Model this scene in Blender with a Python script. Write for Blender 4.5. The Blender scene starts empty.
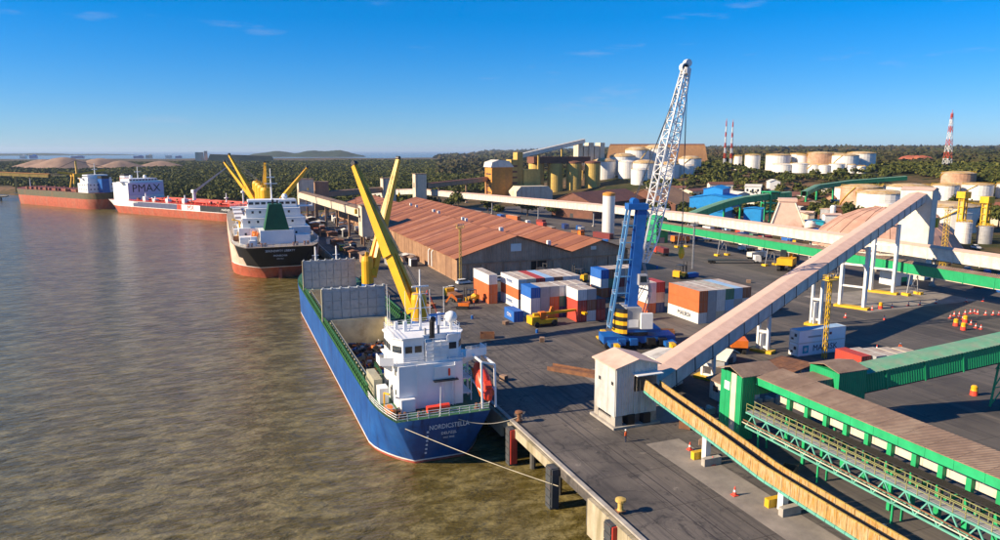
import bpy, bmesh, math, random
import numpy as np
from mathutils import Matrix, Vector
random.seed(7); RNG = np.random.default_rng(11)
rad = math.radians
scene = bpy.context.scene
COL = scene.collection

# ---------------------------------------------------------------- camera, sky, sun, exposure
cam_d = bpy.data.cameras.new('camera'); cam = bpy.data.objects.new('camera', cam_d); COL.objects.link(cam)
cam_d.sensor_width = 36.0; cam_d.lens = 25.56; cam_d.clip_start = 0.5; cam_d.clip_end = 90000
cam.location = (0, 0, 40)
cam.rotation_euler = (rad(90 - 9.515), 0, rad(-21.5))
scene.camera = cam
SUN_HEAD, SUN_EL = 276.0, 27.0            # heading clockwise from +Y
world = bpy.data.worlds.new('World'); scene.world = world; world.use_nodes = True
wn, wl = world.node_tree.nodes, world.node_tree.links
bg = wn['Background']; bg.inputs['Strength'].default_value = 0.093
sky = wn.new('ShaderNodeTexSky'); sky.sky_type = 'NISHITA'; sky.sun_disc = False
sky.sun_elevation = rad(SUN_EL); sky.sun_rotation = rad(SUN_HEAD); sky.altitude = 0
sky.air_density = 1.0; sky.dust_density = 0.0; sky.ozone_density = 6.0
hsv = wn.new('ShaderNodeHueSaturation'); hsv.inputs['Saturation'].default_value = 1.3
tint = wn.new('ShaderNodeMix'); tint.data_type = 'RGBA'; tint.blend_type = 'MULTIPLY'; tint.inputs['Factor'].default_value = 1.0
_ti = [k for k in tint.inputs if k.type == 'RGBA']; _ti[1].default_value = (.74, .96, 1.30, 1)
_gm = wn.new('ShaderNodeGamma'); _gm.inputs['Gamma'].default_value = .76; wl.new(sky.outputs[0], _gm.inputs['Color']); wl.new(_gm.outputs[0], _ti[0]); wl.new([k for k in tint.outputs if k.type == 'RGBA'][0], hsv.inputs['Color']); 
# thin drifting cloud streaks
_tc = wn.new('ShaderNodeTexCoord'); _mp = wn.new('ShaderNodeMapping'); _mp.inputs['Scale'].default_value = (4.5, 4.5, 30); wl.new(_tc.outputs['Generated'], _mp.inputs['Vector'])
_cn = wn.new('ShaderNodeTexNoise'); _cn.inputs['Scale'].default_value = 1.6; _cn.inputs['Detail'].default_value = 8; _cn.inputs['Roughness'].default_value = .62; wl.new(_mp.outputs[0], _cn.inputs['Vector'])
_cr = wn.new('ShaderNodeMapRange'); _cr.inputs['From Min'].default_value = .60; _cr.inputs['From Max'].default_value = .82; _cr.inputs['To Max'].default_value = .35; wl.new(_cn.outputs['Fac'], _cr.inputs['Value'])
_cm_ = wn.new('ShaderNodeMix'); _cm_.data_type = 'RGBA'; wl.new(_cr.outputs[0], _cm_.inputs['Factor']); _ci = [k for k in _cm_.inputs if k.type == 'RGBA']
wl.new(hsv.outputs[0], _ci[0]); _ci[1].default_value = (2.9, 3.3, 4.3, 1)
wl.new([k for k in _cm_.outputs if k.type == 'RGBA'][0], bg.inputs['Color'])
sd = bpy.data.lights.new('sun', 'SUN'); sd.energy = 5.0; sd.angle = rad(0.5); sd.color = (1.0, 0.82, 0.58)
sun = bpy.data.objects.new('sun', sd); COL.objects.link(sun)
_s = Vector((math.sin(rad(SUN_HEAD)) * math.cos(rad(SUN_EL)), math.cos(rad(SUN_HEAD)) * math.cos(rad(SUN_EL)), math.sin(rad(SUN_EL))))
sun.rotation_euler = _s.to_track_quat('Z', 'Y').to_euler(); sun.location = (-200, 0, 300)
scene.view_settings.view_transform = 'Standard'; scene.view_settings.look = 'None'
scene.view_settings.exposure = 0.9; scene.view_settings.gamma = 1.0
scene.view_settings.use_curve_mapping = False

# ---------------------------------------------------------------- materials
MATS = {}
def mat(name, c, rough=.65, metal=0., var=.18, scale=.5, c2=None, amt=.45, sc2=.3, streak=False, bump=0., bsc=6., corr=0., spec=.35):
    m = bpy.data.materials.new(name); m.use_nodes = True
    N, L = m.node_tree.nodes, m.node_tree.links
    b = N['Principled BSDF']; b.inputs['Roughness'].default_value = rough; b.inputs['Metallic'].default_value = metal
    b.inputs['Specular IOR Level'].default_value = spec
    tc = N.new('ShaderNodeTexCoord'); vec = tc.outputs['Object']
    def noise(sc, det=5, v=None, r=.6):
        n = N.new('ShaderNodeTexNoise'); n.inputs['Scale'].default_value = sc; n.inputs['Detail'].default_value = det
        n.inputs['Roughness'].default_value = r; L.new(v or vec, n.inputs['Vector']); return n.outputs['Fac']
    def ramp(f, a, bb):
        r = N.new('ShaderNodeMapRange'); r.inputs['From Min'].default_value = a; r.inputs['From Max'].default_value = bb
        L.new(f, r.inputs['Value']); return r.outputs['Result']
    def mix(f, A, B):
        x = N.new('ShaderNodeMix'); x.data_type = 'RGBA'; L.new(f, x.inputs['Factor'])
        for s, i in ((A, 'A'), (B, 'B')):
            sk = [k for k in x.inputs if k.name == i and k.type == 'RGBA'][0]
            if isinstance(s, tuple): sk.default_value = s
            else: L.new(s, sk)
        return [k for k in x.outputs if k.type == 'RGBA'][0]
    lo = tuple(max(0, v * (1 - var)) for v in c) + (1,); hi = tuple(min(1, v * (1 + var)) for v in c) + (1,)
    col = mix(ramp(noise(scale), .3, .7), lo, hi)
    v2 = vec
    if streak:
        mp = N.new('ShaderNodeMapping'); mp.inputs['Scale'].default_value = (1, 1, .12); L.new(vec, mp.inputs['Vector']); v2 = mp.outputs[0]
    if c2 is not None:
        col = mix(ramp(noise(sc2, 8, v2, .68), 1 - amt - .12, 1 - amt + .16), col, tuple(c2) + (1,))
    L.new(col, b.inputs['Base Color'])
    h = None
    if corr:
        d = N.new('ShaderNodeVectorMath'); d.operation = 'DOT_PRODUCT'; d.inputs[1].default_value = (1, 1, 0); L.new(vec, d.inputs[0])
        k = N.new('ShaderNodeMath'); k.operation = 'MULTIPLY'; k.inputs[1].default_value = 2 * math.pi / corr; L.new(d.outputs['Value'], k.inputs[0])
        s = N.new('ShaderNodeMath'); s.operation = 'SINE'; L.new(k.outputs[0], s.inputs[0]); h = s.outputs[0]
        bp = N.new('ShaderNodeBump'); bp.inputs['Strength'].default_value = .7; bp.inputs['Distance'].default_value = .05
        L.new(h, bp.inputs['Height']); L.new(bp.outputs[0], b.inputs['Normal'])
    elif bump:
        bp = N.new('ShaderNodeBump'); bp.inputs['Strength'].default_value = bump; bp.inputs['Distance'].default_value = .1
        L.new(noise(bsc, 6), bp.inputs['Height']); L.new(bp.outputs[0], b.inputs['Normal'])
    MATS[name] = m; return m

RUST = (.22, .09, .035)
mat('white', (.74, .73, .70), .5, c2=(.45, .36, .26), amt=.27, sc2=.5, streak=True, var=.06)
mat('offwhite', (.66, .62, .54), .6, c2=(.36, .27, .18), amt=.36, sc2=.35, streak=True, var=.1)
mat('cream', (.62, .53, .40), .6, c2=(.34, .2, .1), amt=.36, sc2=.4, streak=True, var=.12)
mat('ship_white', (.78, .78, .77), .4, c2=(.5, .38, .26), amt=.2, sc2=.8, streak=True, var=.05)
mat('blue_hull', (.009, .08, .40), .38, c2=(.03, .07, .22), amt=.3, sc2=.18, streak=True, var=.2, scale=.2)
mat('boot_red', (.42, .09, .06), .6, c2=(.5, .3, .25), amt=.35, sc2=.4, var=.2)
mat('boot_orange', (.40, .09, .045), .65, c2=(.34, .16, .1), amt=.4, sc2=.2, var=.25, streak=True)
mat('line_white', (.75, .72, .7), .5)
mat('deck_green', (.035, .12, .06), .6, c2=(.1, .07, .04), amt=.35, sc2=.5)
mat('rail_green', (.035, .13, .04), .5, c2=RUST, amt=.25, sc2=1.2)
mat('coaming', (.36, .34, .25), .6, c2=RUST, amt=.35, sc2=.6, streak=True)
mat('hold', (.62, .55, .36), .7, c2=(.35, .2, .08), amt=.36, sc2=.4)
mat('hatch_grey', (.40, .42, .42), .55, c2=(.17, .15, .13), amt=.34, sc2=.9, var=.08)
mat('crane_yellow', (.70, .37, .013), .4, c2=(.4, .2, .03), amt=.25, sc2=.8, var=.1)
mat('safety_yellow', (.66, .40, .02), .5, c2=(.3, .2, .08), amt=.3, sc2=2.)
mat('mhc_blue', (.012, .10, .36), .4, c2=(.02, .05, .15), amt=.3, sc2=.7)
mat('frame_blue', (.10, .28, .52), .45, var=.1)
mat('dark_steel', (.05, .05, .055), .5, .3)
mat('black', (.012, .012, .014), .5)
mat('rubber', (.02, .02, .02), .85)
mat('glass_dark', (.02, .03, .04), .12, 0, spec=.6)
mat('lattice_white', (.75, .74, .72), .45, var=.05)
mat('grey_steel', (.34, .34, .35), .5, .2, c2=RUST, amt=.25, sc2=1.)
mat('lifeboat_red', (.75, .06, .025), .35, var=.08)
mat('orange', (.72, .17, .02), .5)
mat('asphalt_dark', (.04, .038, .038), .8)
mat('concrete', (.36, .33, .29), .85, c2=(.2, .17, .14), amt=.42, sc2=.35, bump=.15)
mat('concrete_wall', (.42, .36, .26), .9, c2=(.2, .17, .09), amt=.48, sc2=.35, streak=True, bump=.3, bsc=2.)
mat('concrete_dark', (.09, .085, .075), .9)
mat('fender', (.055, .06, .065), .8, c2=(.2, .08, .05), amt=.35, sc2=.6)
mat('fender_red', (.5, .05, .03), .6)
mat('roof_terra', (.225, .08, .038), .7, c2=(.25, .1, .06), amt=.4, sc2=.06, var=.2, scale=.1)
mat('roof_terra_b', (.31, .118, .055), .7, c2=(.3, .12, .07), amt=.36, sc2=.07, var=.15, scale=.1)
mat('roof_brown', (.17, .07, .045), .75, c2=(.1, .05, .035), amt=.4, sc2=.1)
mat('roof_dome', (.50, .29, .21), .75, c2=(.36, .2, .14), amt=.45, sc2=.12, var=.14, streak=True)
mat('roof_pink', (.66, .45, .35), .75, c2=(.4, .22, .15), amt=.4, sc2=.1, var=.08)
mat('roof_dust', (.22, .145, .10), .8, c2=(.32, .23, .16), amt=.42, sc2=.35, corr=.5)
mat('wall_ware', (.40, .24, .14), .8, c2=(.22, .12, .08), amt=.42, sc2=.2, streak=True)
mat('wall_gable', (.46, .31, .22), .8, c2=(.28, .17, .11), amt=.45, sc2=.2, streak=True, corr=.8)
mat('clad_white', (.62, .57, .50), .6, c2=(.35, .25, .17), amt=.34, sc2=.3, streak=True, corr=.45)
mat('clad_grey', (.60, .56, .52), .6, c2=(.34, .28, .22), amt=.33, sc2=.3, streak=True, corr=.45)
mat('clad_green', (.015, .31, .115), .5, c2=(.02, .17, .07), amt=.33, sc2=.4, streak=True, corr=.4, var=.1)
mat('green_paint', (.02, .34, .13), .5, c2=(.05, .18, .08), amt=.25, sc2=.8)
mat('green_roof', (.12, .34, .2), .6, c2=(.24, .28, .2), amt=.48, sc2=.3, corr=.5)
mat('teal', (.12, .38, .30), .5, c2=(.3, .2, .12), amt=.3, sc2=1.5)
mat('clad_ochre', (.40, .21, .05), .65, c2=(.55, .43, .26), amt=.47, sc2=5.5, streak=True, var=.3, scale=1.5, corr=.3)
mat('belt', (.03, .028, .027), .8)
mat('blue_roof', (.015, .24, .58), .5, var=.12, c2=(.03, .14, .33), amt=.3)
mat('cyan', (.03, .38, .5), .5)
mat('tank_white', (.72, .69, .64), .5, c2=(.42, .26, .13), amt=.3, sc2=.15, streak=True, var=.06)
mat('tank_rust', (.44, .25, .15), .7, c2=(.6, .48, .36), amt=.4, sc2=.1)
mat('tank_top', (.46, .30, .14), .75, c2=(.6, .52, .4), amt=.45, sc2=.12)
mat('silo_yellow', (.56, .38, .10), .7, c2=(.3, .17, .05), amt=.4, sc2=.1, streak=True)
mat('silo_orange', (.55, .24, .04), .7, c2=(.3, .14, .05), amt=.4, sc2=.1, streak=True)
mat('hangar_brown', (.42, .22, .10), .8, c2=(.25, .13, .07), amt=.4, sc2=.03)
mat('pile_dust', (.34, .22, .15), .95, c2=(.22, .14, .1), amt=.5, sc2=.04)
mat('mast_red', (.55, .06, .03), .5)
mat('bark', (.09, .06, .04), .9)
mat('skin', (.35, .2, .13), .6); mat('vest', (.8, .12, .02), .6); mat('navy', (.02, .03, .07), .8)
mat('rope', (.55, .48, .34), .9); mat('cable', (.05, .06, .08), .6)
mat('rust', (.25, .11, .05), .85, c2=(.12, .06, .04), amt=.5, sc2=.8)
mat('cone_red', (.75, .07, .04), .5); mat('paint_white', (.6, .57, .52), .7, c2=(.2, .18, .17), amt=.5, sc2=1.5)
mat('rail_steel', (.06, .05, .05), .5, .5)
mat('olive_hull', (.10, .09, .05), .6, c2=RUST, amt=.35, sc2=.15, streak=True)
mat('red_deck', (.19, .045, .035), .7, c2=(.5, .2, .12), amt=.35)
mat('green_funnel', (.01, .09, .03), .5)
mat('shaded_white', (.55, .55, .70), .5, var=.06)
mat('hull_b', (.60, .47, .37), .6, c2=(.5, .2, .09), amt=.4, sc2=.12, streak=True)
CONT = {'white': (.66, .65, .62), 'grey': (.36, .37, .38), 'orange': (.52, .13, .04), 'red': (.42, .055, .035), 'blue': (.02, .12, .42),
        'maroon': (.17, .03, .03), 'green': (.06, .2, .12), 'cream': (.58, .5, .36), 'dark blue': (.015, .04, .16), 'brown': (.26, .11, .06), 'light blue': (.3, .45, .62)}
for k, v in CONT.items(): mat('cont_' + k, v, .55, c2=tuple(x * .5 + .06 for x in v), amt=.3, sc2=.6, streak=True, var=.1)
mat('cont_roof', (.48, .42, .36), .7, c2=(.3, .2, .14), amt=.45, sc2=.4)

# ---------------------------------------------------------------- mesh helpers
class MB:
    def __init__(s): s.v = []; s.f = []; s.m = []; s.k = 0
    def add(s, vs, fs):
        o = len(s.v); s.v += [tuple(p) for p in vs]
        for f in fs: s.f.append(tuple(i + o for i in f)); s.m.append(s.k)
        return s
    def box(s, x0, x1, y0, y1, z0, z1):
        return s.add([(x0, y0, z0), (x1, y0, z0), (x1, y1, z0), (x0, y1, z0), (x0, y0, z1), (x1, y0, z1), (x1, y1, z1), (x0, y1, z1)],
                     [(0, 3, 2, 1), (4, 5, 6, 7), (0, 1, 5, 4), (1, 2, 6, 5), (2, 3, 7, 6), (3, 0, 4, 7)])
    def cb(s, x, y, z, sx, sy, sz, rz=0):          # centred in x,y, base at z
        c, n = math.cos(rz), math.sin(rz); vs = []
        for zz in (z, z + sz):
            for a, b in ((-1, -1), (1, -1), (1, 1), (-1, 1)):
                dx, dy = a * sx / 2, b * sy / 2; vs.append((x + dx * c - dy * n, y + dx * n + dy * c, zz))
        return s.add(vs, [(0, 3, 2, 1), (4, 5, 6, 7), (0, 1, 5, 4), (1, 2, 6, 5), (2, 3, 7, 6), (3, 0, 4, 7)])
    def beam(s, p, q, w, h=None, w2=None, h2=None):
        h = h or w; w2 = w2 or w; h2 = h2 or (h if w2 == w else h * w2 / w)
        p, q = Vector(p), Vector(q); d = (q - p).normalized()
        up = Vector((0, 0, 1)) if abs(d.z) < .97 else Vector((0, 1, 0))
        a = d.cross(up).normalized(); b = a.cross(d)
        vs = [c + a * i * ww / 2 + b * j * hh / 2 for c, ww, hh in ((p, w, h), (q, w2, h2)) for i, j in ((-1, -1), (1, -1), (1, 1), (-1, 1))]
        return s.add(vs, [(0, 3, 2, 1), (4, 5, 6, 7), (0, 1, 5, 4), (1, 2, 6, 5), (2, 3, 7, 6), (3, 0, 4, 7)])
    def tube(s, p, q, r, r2=None, n=8):
        r2 = r if r2 is None else r2; p, q = Vector(p), Vector(q); d = (q - p).normalized()
        up = Vector((0, 0, 1)) if abs(d.z) < .97 else Vector((0, 1, 0))
        a = d.cross(up).normalized(); b = a.cross(d); vs = []
        for c, rr in ((p, r), (q, r2)):
            for i in range(n): t = 2 * math.pi * i / n; vs.append(c + a * rr * math.cos(t) + b * rr * math.sin(t))
        fs = [(i, (i + 1) % n, n + (i + 1) % n, n + i) for i in range(n)] + [tuple(range(n))[::-1], tuple(range(n, 2 * n))]
        return s.add(vs, fs)
    def lathe(s, prof, x=0, y=0, n=16):             # prof [(r,z)]
        vs = []; fs = []
        for r, z in prof:
            for i in range(n): t = 2 * math.pi * i / n; vs.append((x + r * math.cos(t), y + r * math.sin(t), z))
        for j in range(len(prof) - 1):
            for i in range(n): fs.append((j * n + i, j * n + (i + 1) % n, (j + 1) * n + (i + 1) % n, (j + 1) * n + i))
        fs += [tuple(range(n))[::-1], tuple(range((len(prof) - 1) * n, len(prof) * n))]
        return s.add(vs, fs)
    def prism(s, poly, d0, d1, axis='y'):           # poly of 2d pts extruded along axis
        n = len(poly); vs = []
        for d in (d0, d1):
            for a, b in poly: vs.append({'y': (a, d, b), 'x': (d, a, b), 'z': (a, b, d)}[axis])
        fs = [(i, (i + 1) % n, n + (i + 1) % n, n + i) for i in range(n)] + [tuple(range(n))[::-1], tuple(range(n, 2 * n))]
        return s.add(vs, fs)
    def rail(s, pts, h=1.0, t=.06, gap=1.6, bars=3):
        for p, q in zip(pts[:-1], pts[1:]):
            p, q = Vector(p), Vector(q); n = max(1, round((q - p).length / gap))
            for i in range(n + 1): c = p.lerp(q, i / n); s.beam(c, c + Vector((0, 0, h)), t)
            for b in range(bars): z = Vector((0, 0, h * (b + 1) / bars)); s.beam(p + z, q + z, t)
        return s
    def mesh(s, name, mats):
        me = bpy.data.meshes.new(name); me.from_pydata(s.v, [], s.f)
        if isinstance(mats, str): mats = [mats]
        for m in mats: me.materials.append(MATS[m])
        if len(mats) > 1: me.polygons.foreach_set('material_index', s.m)
        bm = bmesh.new(); bm.from_mesh(me); bmesh.ops.recalc_face_normals(bm, faces=bm.faces); bm.to_mesh(me); bm.free()
        return me
    def build(s, name, mats, parent=None, loc=None, smooth=False, rz=0):
        return link(name, s.mesh(name, mats), parent, loc, smooth, rz)
def link(name, me, parent=None, loc=None, smooth=False, rz=0):
    o = bpy.data.objects.new(name, me); COL.objects.link(o)
    if parent is not None: o.parent = parent
    if loc is not None: o.location = loc
    if rz: o.rotation_euler = (0, 0, rz)
    if smooth:
        for p in me.polygons: p.use_smooth = True
    return o
def tag(o, label, cat, group=None):
    o['label'] = label; o['category'] = cat
    if group: o['group'] = group
    return o
def thing(name, label, cat, loc=(0, 0, 0), rz=0, group=None):
    o = bpy.data.objects.new(name, None); COL.objects.link(o); o.location = loc; o.rotation_euler = (0, 0, rz); o.empty_display_size = .5
    return tag(o, label, cat, group)
def copy_tree(root, loc, rz=None, label=None, group=None, parent=None):
    def rec(o, par):
        c = o.copy(); COL.objects.link(c); c.parent = par
        for ch in KIDS.get(o.name, ()): rec(bpy.data.objects[ch], c)
        return c
    KIDS = {}
    for o in [root] + list(root.children_recursive):
        KIDS[o.name] = [k.name for k in o.children]
    r = rec(root, parent); r.location = loc
    if rz is not None: r.rotation_euler = (0, 0, rz)
    if label: r['label'] = label
    if group: r['group'] = group
    return r
def struct(o, kind='structure'):
    o['kind'] = kind; return o
def lettering(parent, body, size, mtx, m, name='lettering', sx=1.0, bold=.0):
    cu = bpy.data.curves.new('txt', 'FONT'); cu.body = body; cu.size = size; cu.extrude = .01; cu.align_x = 'CENTER'; cu.align_y = 'CENTER'; cu.offset = 0
    cu.resolution_u = 2
    t = bpy.data.objects.new('txt', cu); COL.objects.link(t)
    me = bpy.data.meshes.new_from_object(t); bpy.data.objects.remove(t)
    me.materials.clear(); me.materials.append(MATS[m])
    o = link(name, me, parent); o.matrix_basis = mtx @ Matrix.Diagonal((sx, 1, 1, 1)); return o
def face_mtx(loc, right, up):                       # a frame whose x is right and y is up
    r, u = Vector(right).normalized(), Vector(up).normalized(); n = r.cross(u)
    return Matrix(((r.x, u.x, n.x, loc[0]), (r.y, u.y, n.y, loc[1]), (r.z, u.z, n.z, loc[2]), (0, 0, 0, 1)))
def sst(a, b, x):
    t = np.clip((x - a) / (b - a), 0, 1); return t * t * (3 - 2 * t)
WATER = -5.7
SHORE = [(-300, 38.8), (478, 38.8), (494, 66), (520, 50), (640, -33), (760, -116), (900, -212), (1400, -520), (4000, -1500), (5200, -1900), (5600, -5000), (90000, -5000)]
def shore_x(y): return np.interp(y, [p[0] for p in SHORE], [p[1] for p in SHORE])
def terr(x, y):
    x = np.asarray(x, float); y = np.asarray(y, float)
    r = np.hypot(x, y); h = np.degrees(np.arctan2(x, y))
    z = 21 * sst(530, 770, r) * sst(20, 33, h) + 14 * sst(900, 4200, r) * sst(20, 34, h)
    z = z + sst(700, 1500, r) * (1.2 * np.sin(x * .011 + 1) + 1.0 * np.sin(y * .009 + x * .004))
    z = z + sst(2500, 6000, r) * sst(20, 30, h) * (2.5 * np.sin(x * .0016 + 2) + 2 * np.sin(x * .004))
    s = x - shore_x(y)
    z = np.where((y > 480), np.minimum(z, -9 + np.clip(s + 12, 0, 40) * .3 + np.clip(s - 28, 0, 4000)), z)
    z = np.where((y <= 480), np.where(s < 14, -9 + 0 * x, z - .04), z)
    z = np.where((y > 4300) & (h < 20 + (h * 0)), np.minimum(z, -9), z)
    return z
def T(x, y): return float(terr(x, y))

OCC = []
def free_spot(gen, r, tries=60):
    """first generated spot that keeps clear of the others"""
    for _ in range(tries):
        x, y = gen()
        if all((x - a) ** 2 + (y - b) ** 2 > (r + c) ** 2 for a, b, c in OCC): OCC.append((x, y, r)); return x, y
    return None
# ---------------------------------------------------------------- ground, water, quay
def nodes_mat(name):
    m = bpy.data.materials.new(name); m.use_nodes = True; MATS[name] = m
    N, L = m.node_tree.nodes, m.node_tree.links
    def noise(vec, sc, det=6, r=.6, dist=0):
        n = N.new('ShaderNodeTexNoise'); n.inputs['Scale'].default_value = sc; n.inputs['Detail'].default_value = det
        n.inputs['Roughness'].default_value = r; n.inputs['Distortion'].default_value = dist; L.new(vec, n.inputs['Vector']); return n.outputs['Fac']
    def rmp(f, a, b, lo=0, hi=1):
        r = N.new('ShaderNodeMapRange'); L.new(f, r.inputs['Value'])
        for k, v in zip(('From Min', 'From Max', 'To Min', 'To Max'), (a, b, lo, hi)): r.inputs[k].default_value = v
        return r.outputs['Result']
    def mix(f, A, B):
        x = N.new('ShaderNodeMix'); x.data_type = 'RGBA'
        if isinstance(f, float): x.inputs['Factor'].default_value = f
        else: L.new(f, x.inputs['Factor'])
        for s, i in ((A, 'A'), (B, 'B')):
            sk = [k for k in x.inputs if k.name == i and k.type == 'RGBA'][0]
            if isinstance(s, tuple): sk.default_value = s + (1,)
            else: L.new(s, sk)
        return [k for k in x.outputs if k.type == 'RGBA'][0]
    def mapping(vec, sc, rz=0):
        mp = N.new('ShaderNodeMapping'); mp.inputs['Scale'].default_value = sc; mp.inputs['Rotation'].default_value = (0, 0, rz); L.new(vec, mp.inputs['Vector']); return mp.outputs[0]
    def bump(h, st, dist, nrm=None):
        b = N.new('ShaderNodeBump'); b.inputs['Strength'].default_value = st; b.inputs['Distance'].default_value = dist; L.new(h, b.inputs['Height'])
        if nrm is not None: L.new(nrm, b.inputs['Normal'])
        return b.outputs[0]
    tc = N.new('ShaderNodeTexCoord').outputs['Object']
    return m, N, L, tc, noise, rmp, mix, mapping, bump

m, N, L, tc, noise, rmp, mix, mapping, bump = nodes_mat('asphalt_port')
b = N['Principled BSDF']; b.inputs['Roughness'].default_value = .82; b.inputs['Specular IOR Level'].default_value = .3
c = mix(rmp(noise(tc, .035, 7, .65), .38, .66), (.066, .060, .057), (.150, .130, .112))
st = mapping(tc, (.9, .03, 1)); c = mix(rmp(noise(st, 1., 5, .7), .48, .72), c, (.060, .054, .052))
st2 = mapping(tc, (.25, .012, 1)); c = mix(rmp(noise(st2, 1., 6, .7), .52, .74), c, (.20, .165, .135))
c = mix(rmp(noise(tc, .22, 8, .75, 1.), .60, .68), c, (.038, .036, .037))
c = mix(rmp(noise(tc, 1.3, 6, .7), .66, .74), c, (.26, .22, .18))
bk = N.new('ShaderNodeTexBrick'); bk.inputs['Scale'].default_value = 1.; bk.inputs['Brick Width'].default_value = 11.; bk.inputs['Row Height'].default_value = 7.; bk.inputs['Mortar Size'].default_value = .06; bk.inputs['Mortar Smooth'].default_value = .2
bk.inputs['Color1'].default_value = (1, 1, 1, 1); bk.inputs['Color2'].default_value = (.78, .78, .78, 1); bk.inputs['Mortar'].default_value = (.3, .3, .3, 1); L.new(tc, bk.inputs['Vector'])
mm = N.new('ShaderNodeMix'); mm.data_type = 'RGBA'; mm.blend_type = 'MULTIPLY'; mm.inputs['Factor'].default_value = .75; q_ = [k for k in mm.inputs if k.type == 'RGBA']; L.new(c, q_[0]); L.new(bk.outputs['Color'], q_[1]); c = [k for k in mm.outputs if k.type == 'RGBA'][0]
L.new(c, b.inputs['Base Color']); L.new(bump(noise(tc, 3., 6), .2, .05), b.inputs['Normal'])

m, N, L, tc, noise, rmp, mix, mapping, bump = nodes_mat('apron_concrete')
b = N['Principled BSDF']; b.inputs['Roughness'].default_value = .85; b.inputs['Specular IOR Level'].default_value = .3
c = mix(rmp(noise(tc, .08, 7, .65), .35, .65), (.078, .070, .065), (.165, .142, .122))
st = mapping(tc, (1.4, .035, 1)); c = mix(rmp(noise(st, 1., 6, .7), .5, .68), c, (.055, .05, .05))
c = mix(rmp(noise(tc, .16, 9, .78, 2.), .53, .62), c, (.05, .046, .045)); c = mix(rmp(noise(mapping(tc, (.6, .15, 1), .3), .8, 8, .8, 2.5), .60, .66), c, (.028, .026, .027))
c = mix(rmp(noise(tc, .5, 6, .7), .62, .76), c, (.30, .26, .21))
bk = N.new('ShaderNodeTexBrick'); bk.inputs['Scale'].default_value = 1.; bk.inputs['Brick Width'].default_value = 6.5; bk.inputs['Row Height'].default_value = 9.; bk.inputs['Mortar Size'].default_value = .06; bk.inputs['Mortar Smooth'].default_value = .2
bk.inputs['Color1'].default_value = (1, 1, 1, 1); bk.inputs['Color2'].default_value = (.78, .78, .78, 1); bk.inputs['Mortar'].default_value = (.3, .3, .3, 1); L.new(tc, bk.inputs['Vector'])
mm = N.new('ShaderNodeMix'); mm.data_type = 'RGBA'; mm.blend_type = 'MULTIPLY'; mm.inputs['Factor'].default_value = .75; q_ = [k for k in mm.inputs if k.type == 'RGBA']; L.new(c, q_[0]); L.new(bk.outputs['Color'], q_[1]); c = [k for k in mm.outputs if k.type == 'RGBA'][0]
L.new(c, b.inputs['Base Color']); L.new(bump(noise(tc, 3., 6), .25, .05), b.inputs['Normal'])

m, N, L, tc, noise, rmp, mix, mapping, bump = nodes_mat('pale_concrete')
b = N['Principled BSDF']; b.inputs['Roughness'].default_value = .85
c = mix(rmp(noise(tc, .15, 7, .7), .35, .65), (.15, .13, .115), (.30, .26, .22)); L.new(c, b.inputs['Base Color'])

m, N, L, tc, noise, rmp, mix, mapping, bump = nodes_mat('earth')
b = N['Principled BSDF']; b.inputs['Roughness'].default_value = .95; b.inputs['Specular IOR Level'].default_value = .1
c = mix(rmp(noise(tc, .012, 8, .6), .42, .6), (.05, .05, .018), (.17, .10, .055))
c = mix(rmp(noise(tc, .05, 8, .7), .58, .66), c, (.26, .16, .10))
c = mix(rmp(noise(tc, .1, 6, .7), .5, .62), c, (.03, .04, .015))
L.new(c, b.inputs['Base Color'])

m, N, L, tc, noise, rmp, mix, mapping, bump = nodes_mat('river')
b = N['Principled BSDF']; b.inputs['Roughness'].default_value = .16; b.inputs['IOR'].default_value = 1.38
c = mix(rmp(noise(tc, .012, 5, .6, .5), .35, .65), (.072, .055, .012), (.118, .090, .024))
c = mix(rmp(noise(mapping(tc, (.45, 1.0, 1), rad(26)), .42, 8, .74), .45, .62), c, (.215, .175, .072))  # pale crests over dark troughs: ripple light and shade painted into the colour
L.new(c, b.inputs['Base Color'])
h1 = noise(mapping(tc, (.55, 1.15, 1), rad(28)), .62, 5, .58, .12); h2 = noise(mapping(tc, (.5, 1.2, 1), rad(14)), .20, 3, .5, .15); h3 = noise(tc, 2.6, 3, .6)
n2 = bump(h2, .65, 1.1); n1 = bump(h1, .9, .8, n2); L.new(bump(h3, .4, .08, n1), b.inputs['Normal'])

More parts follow.
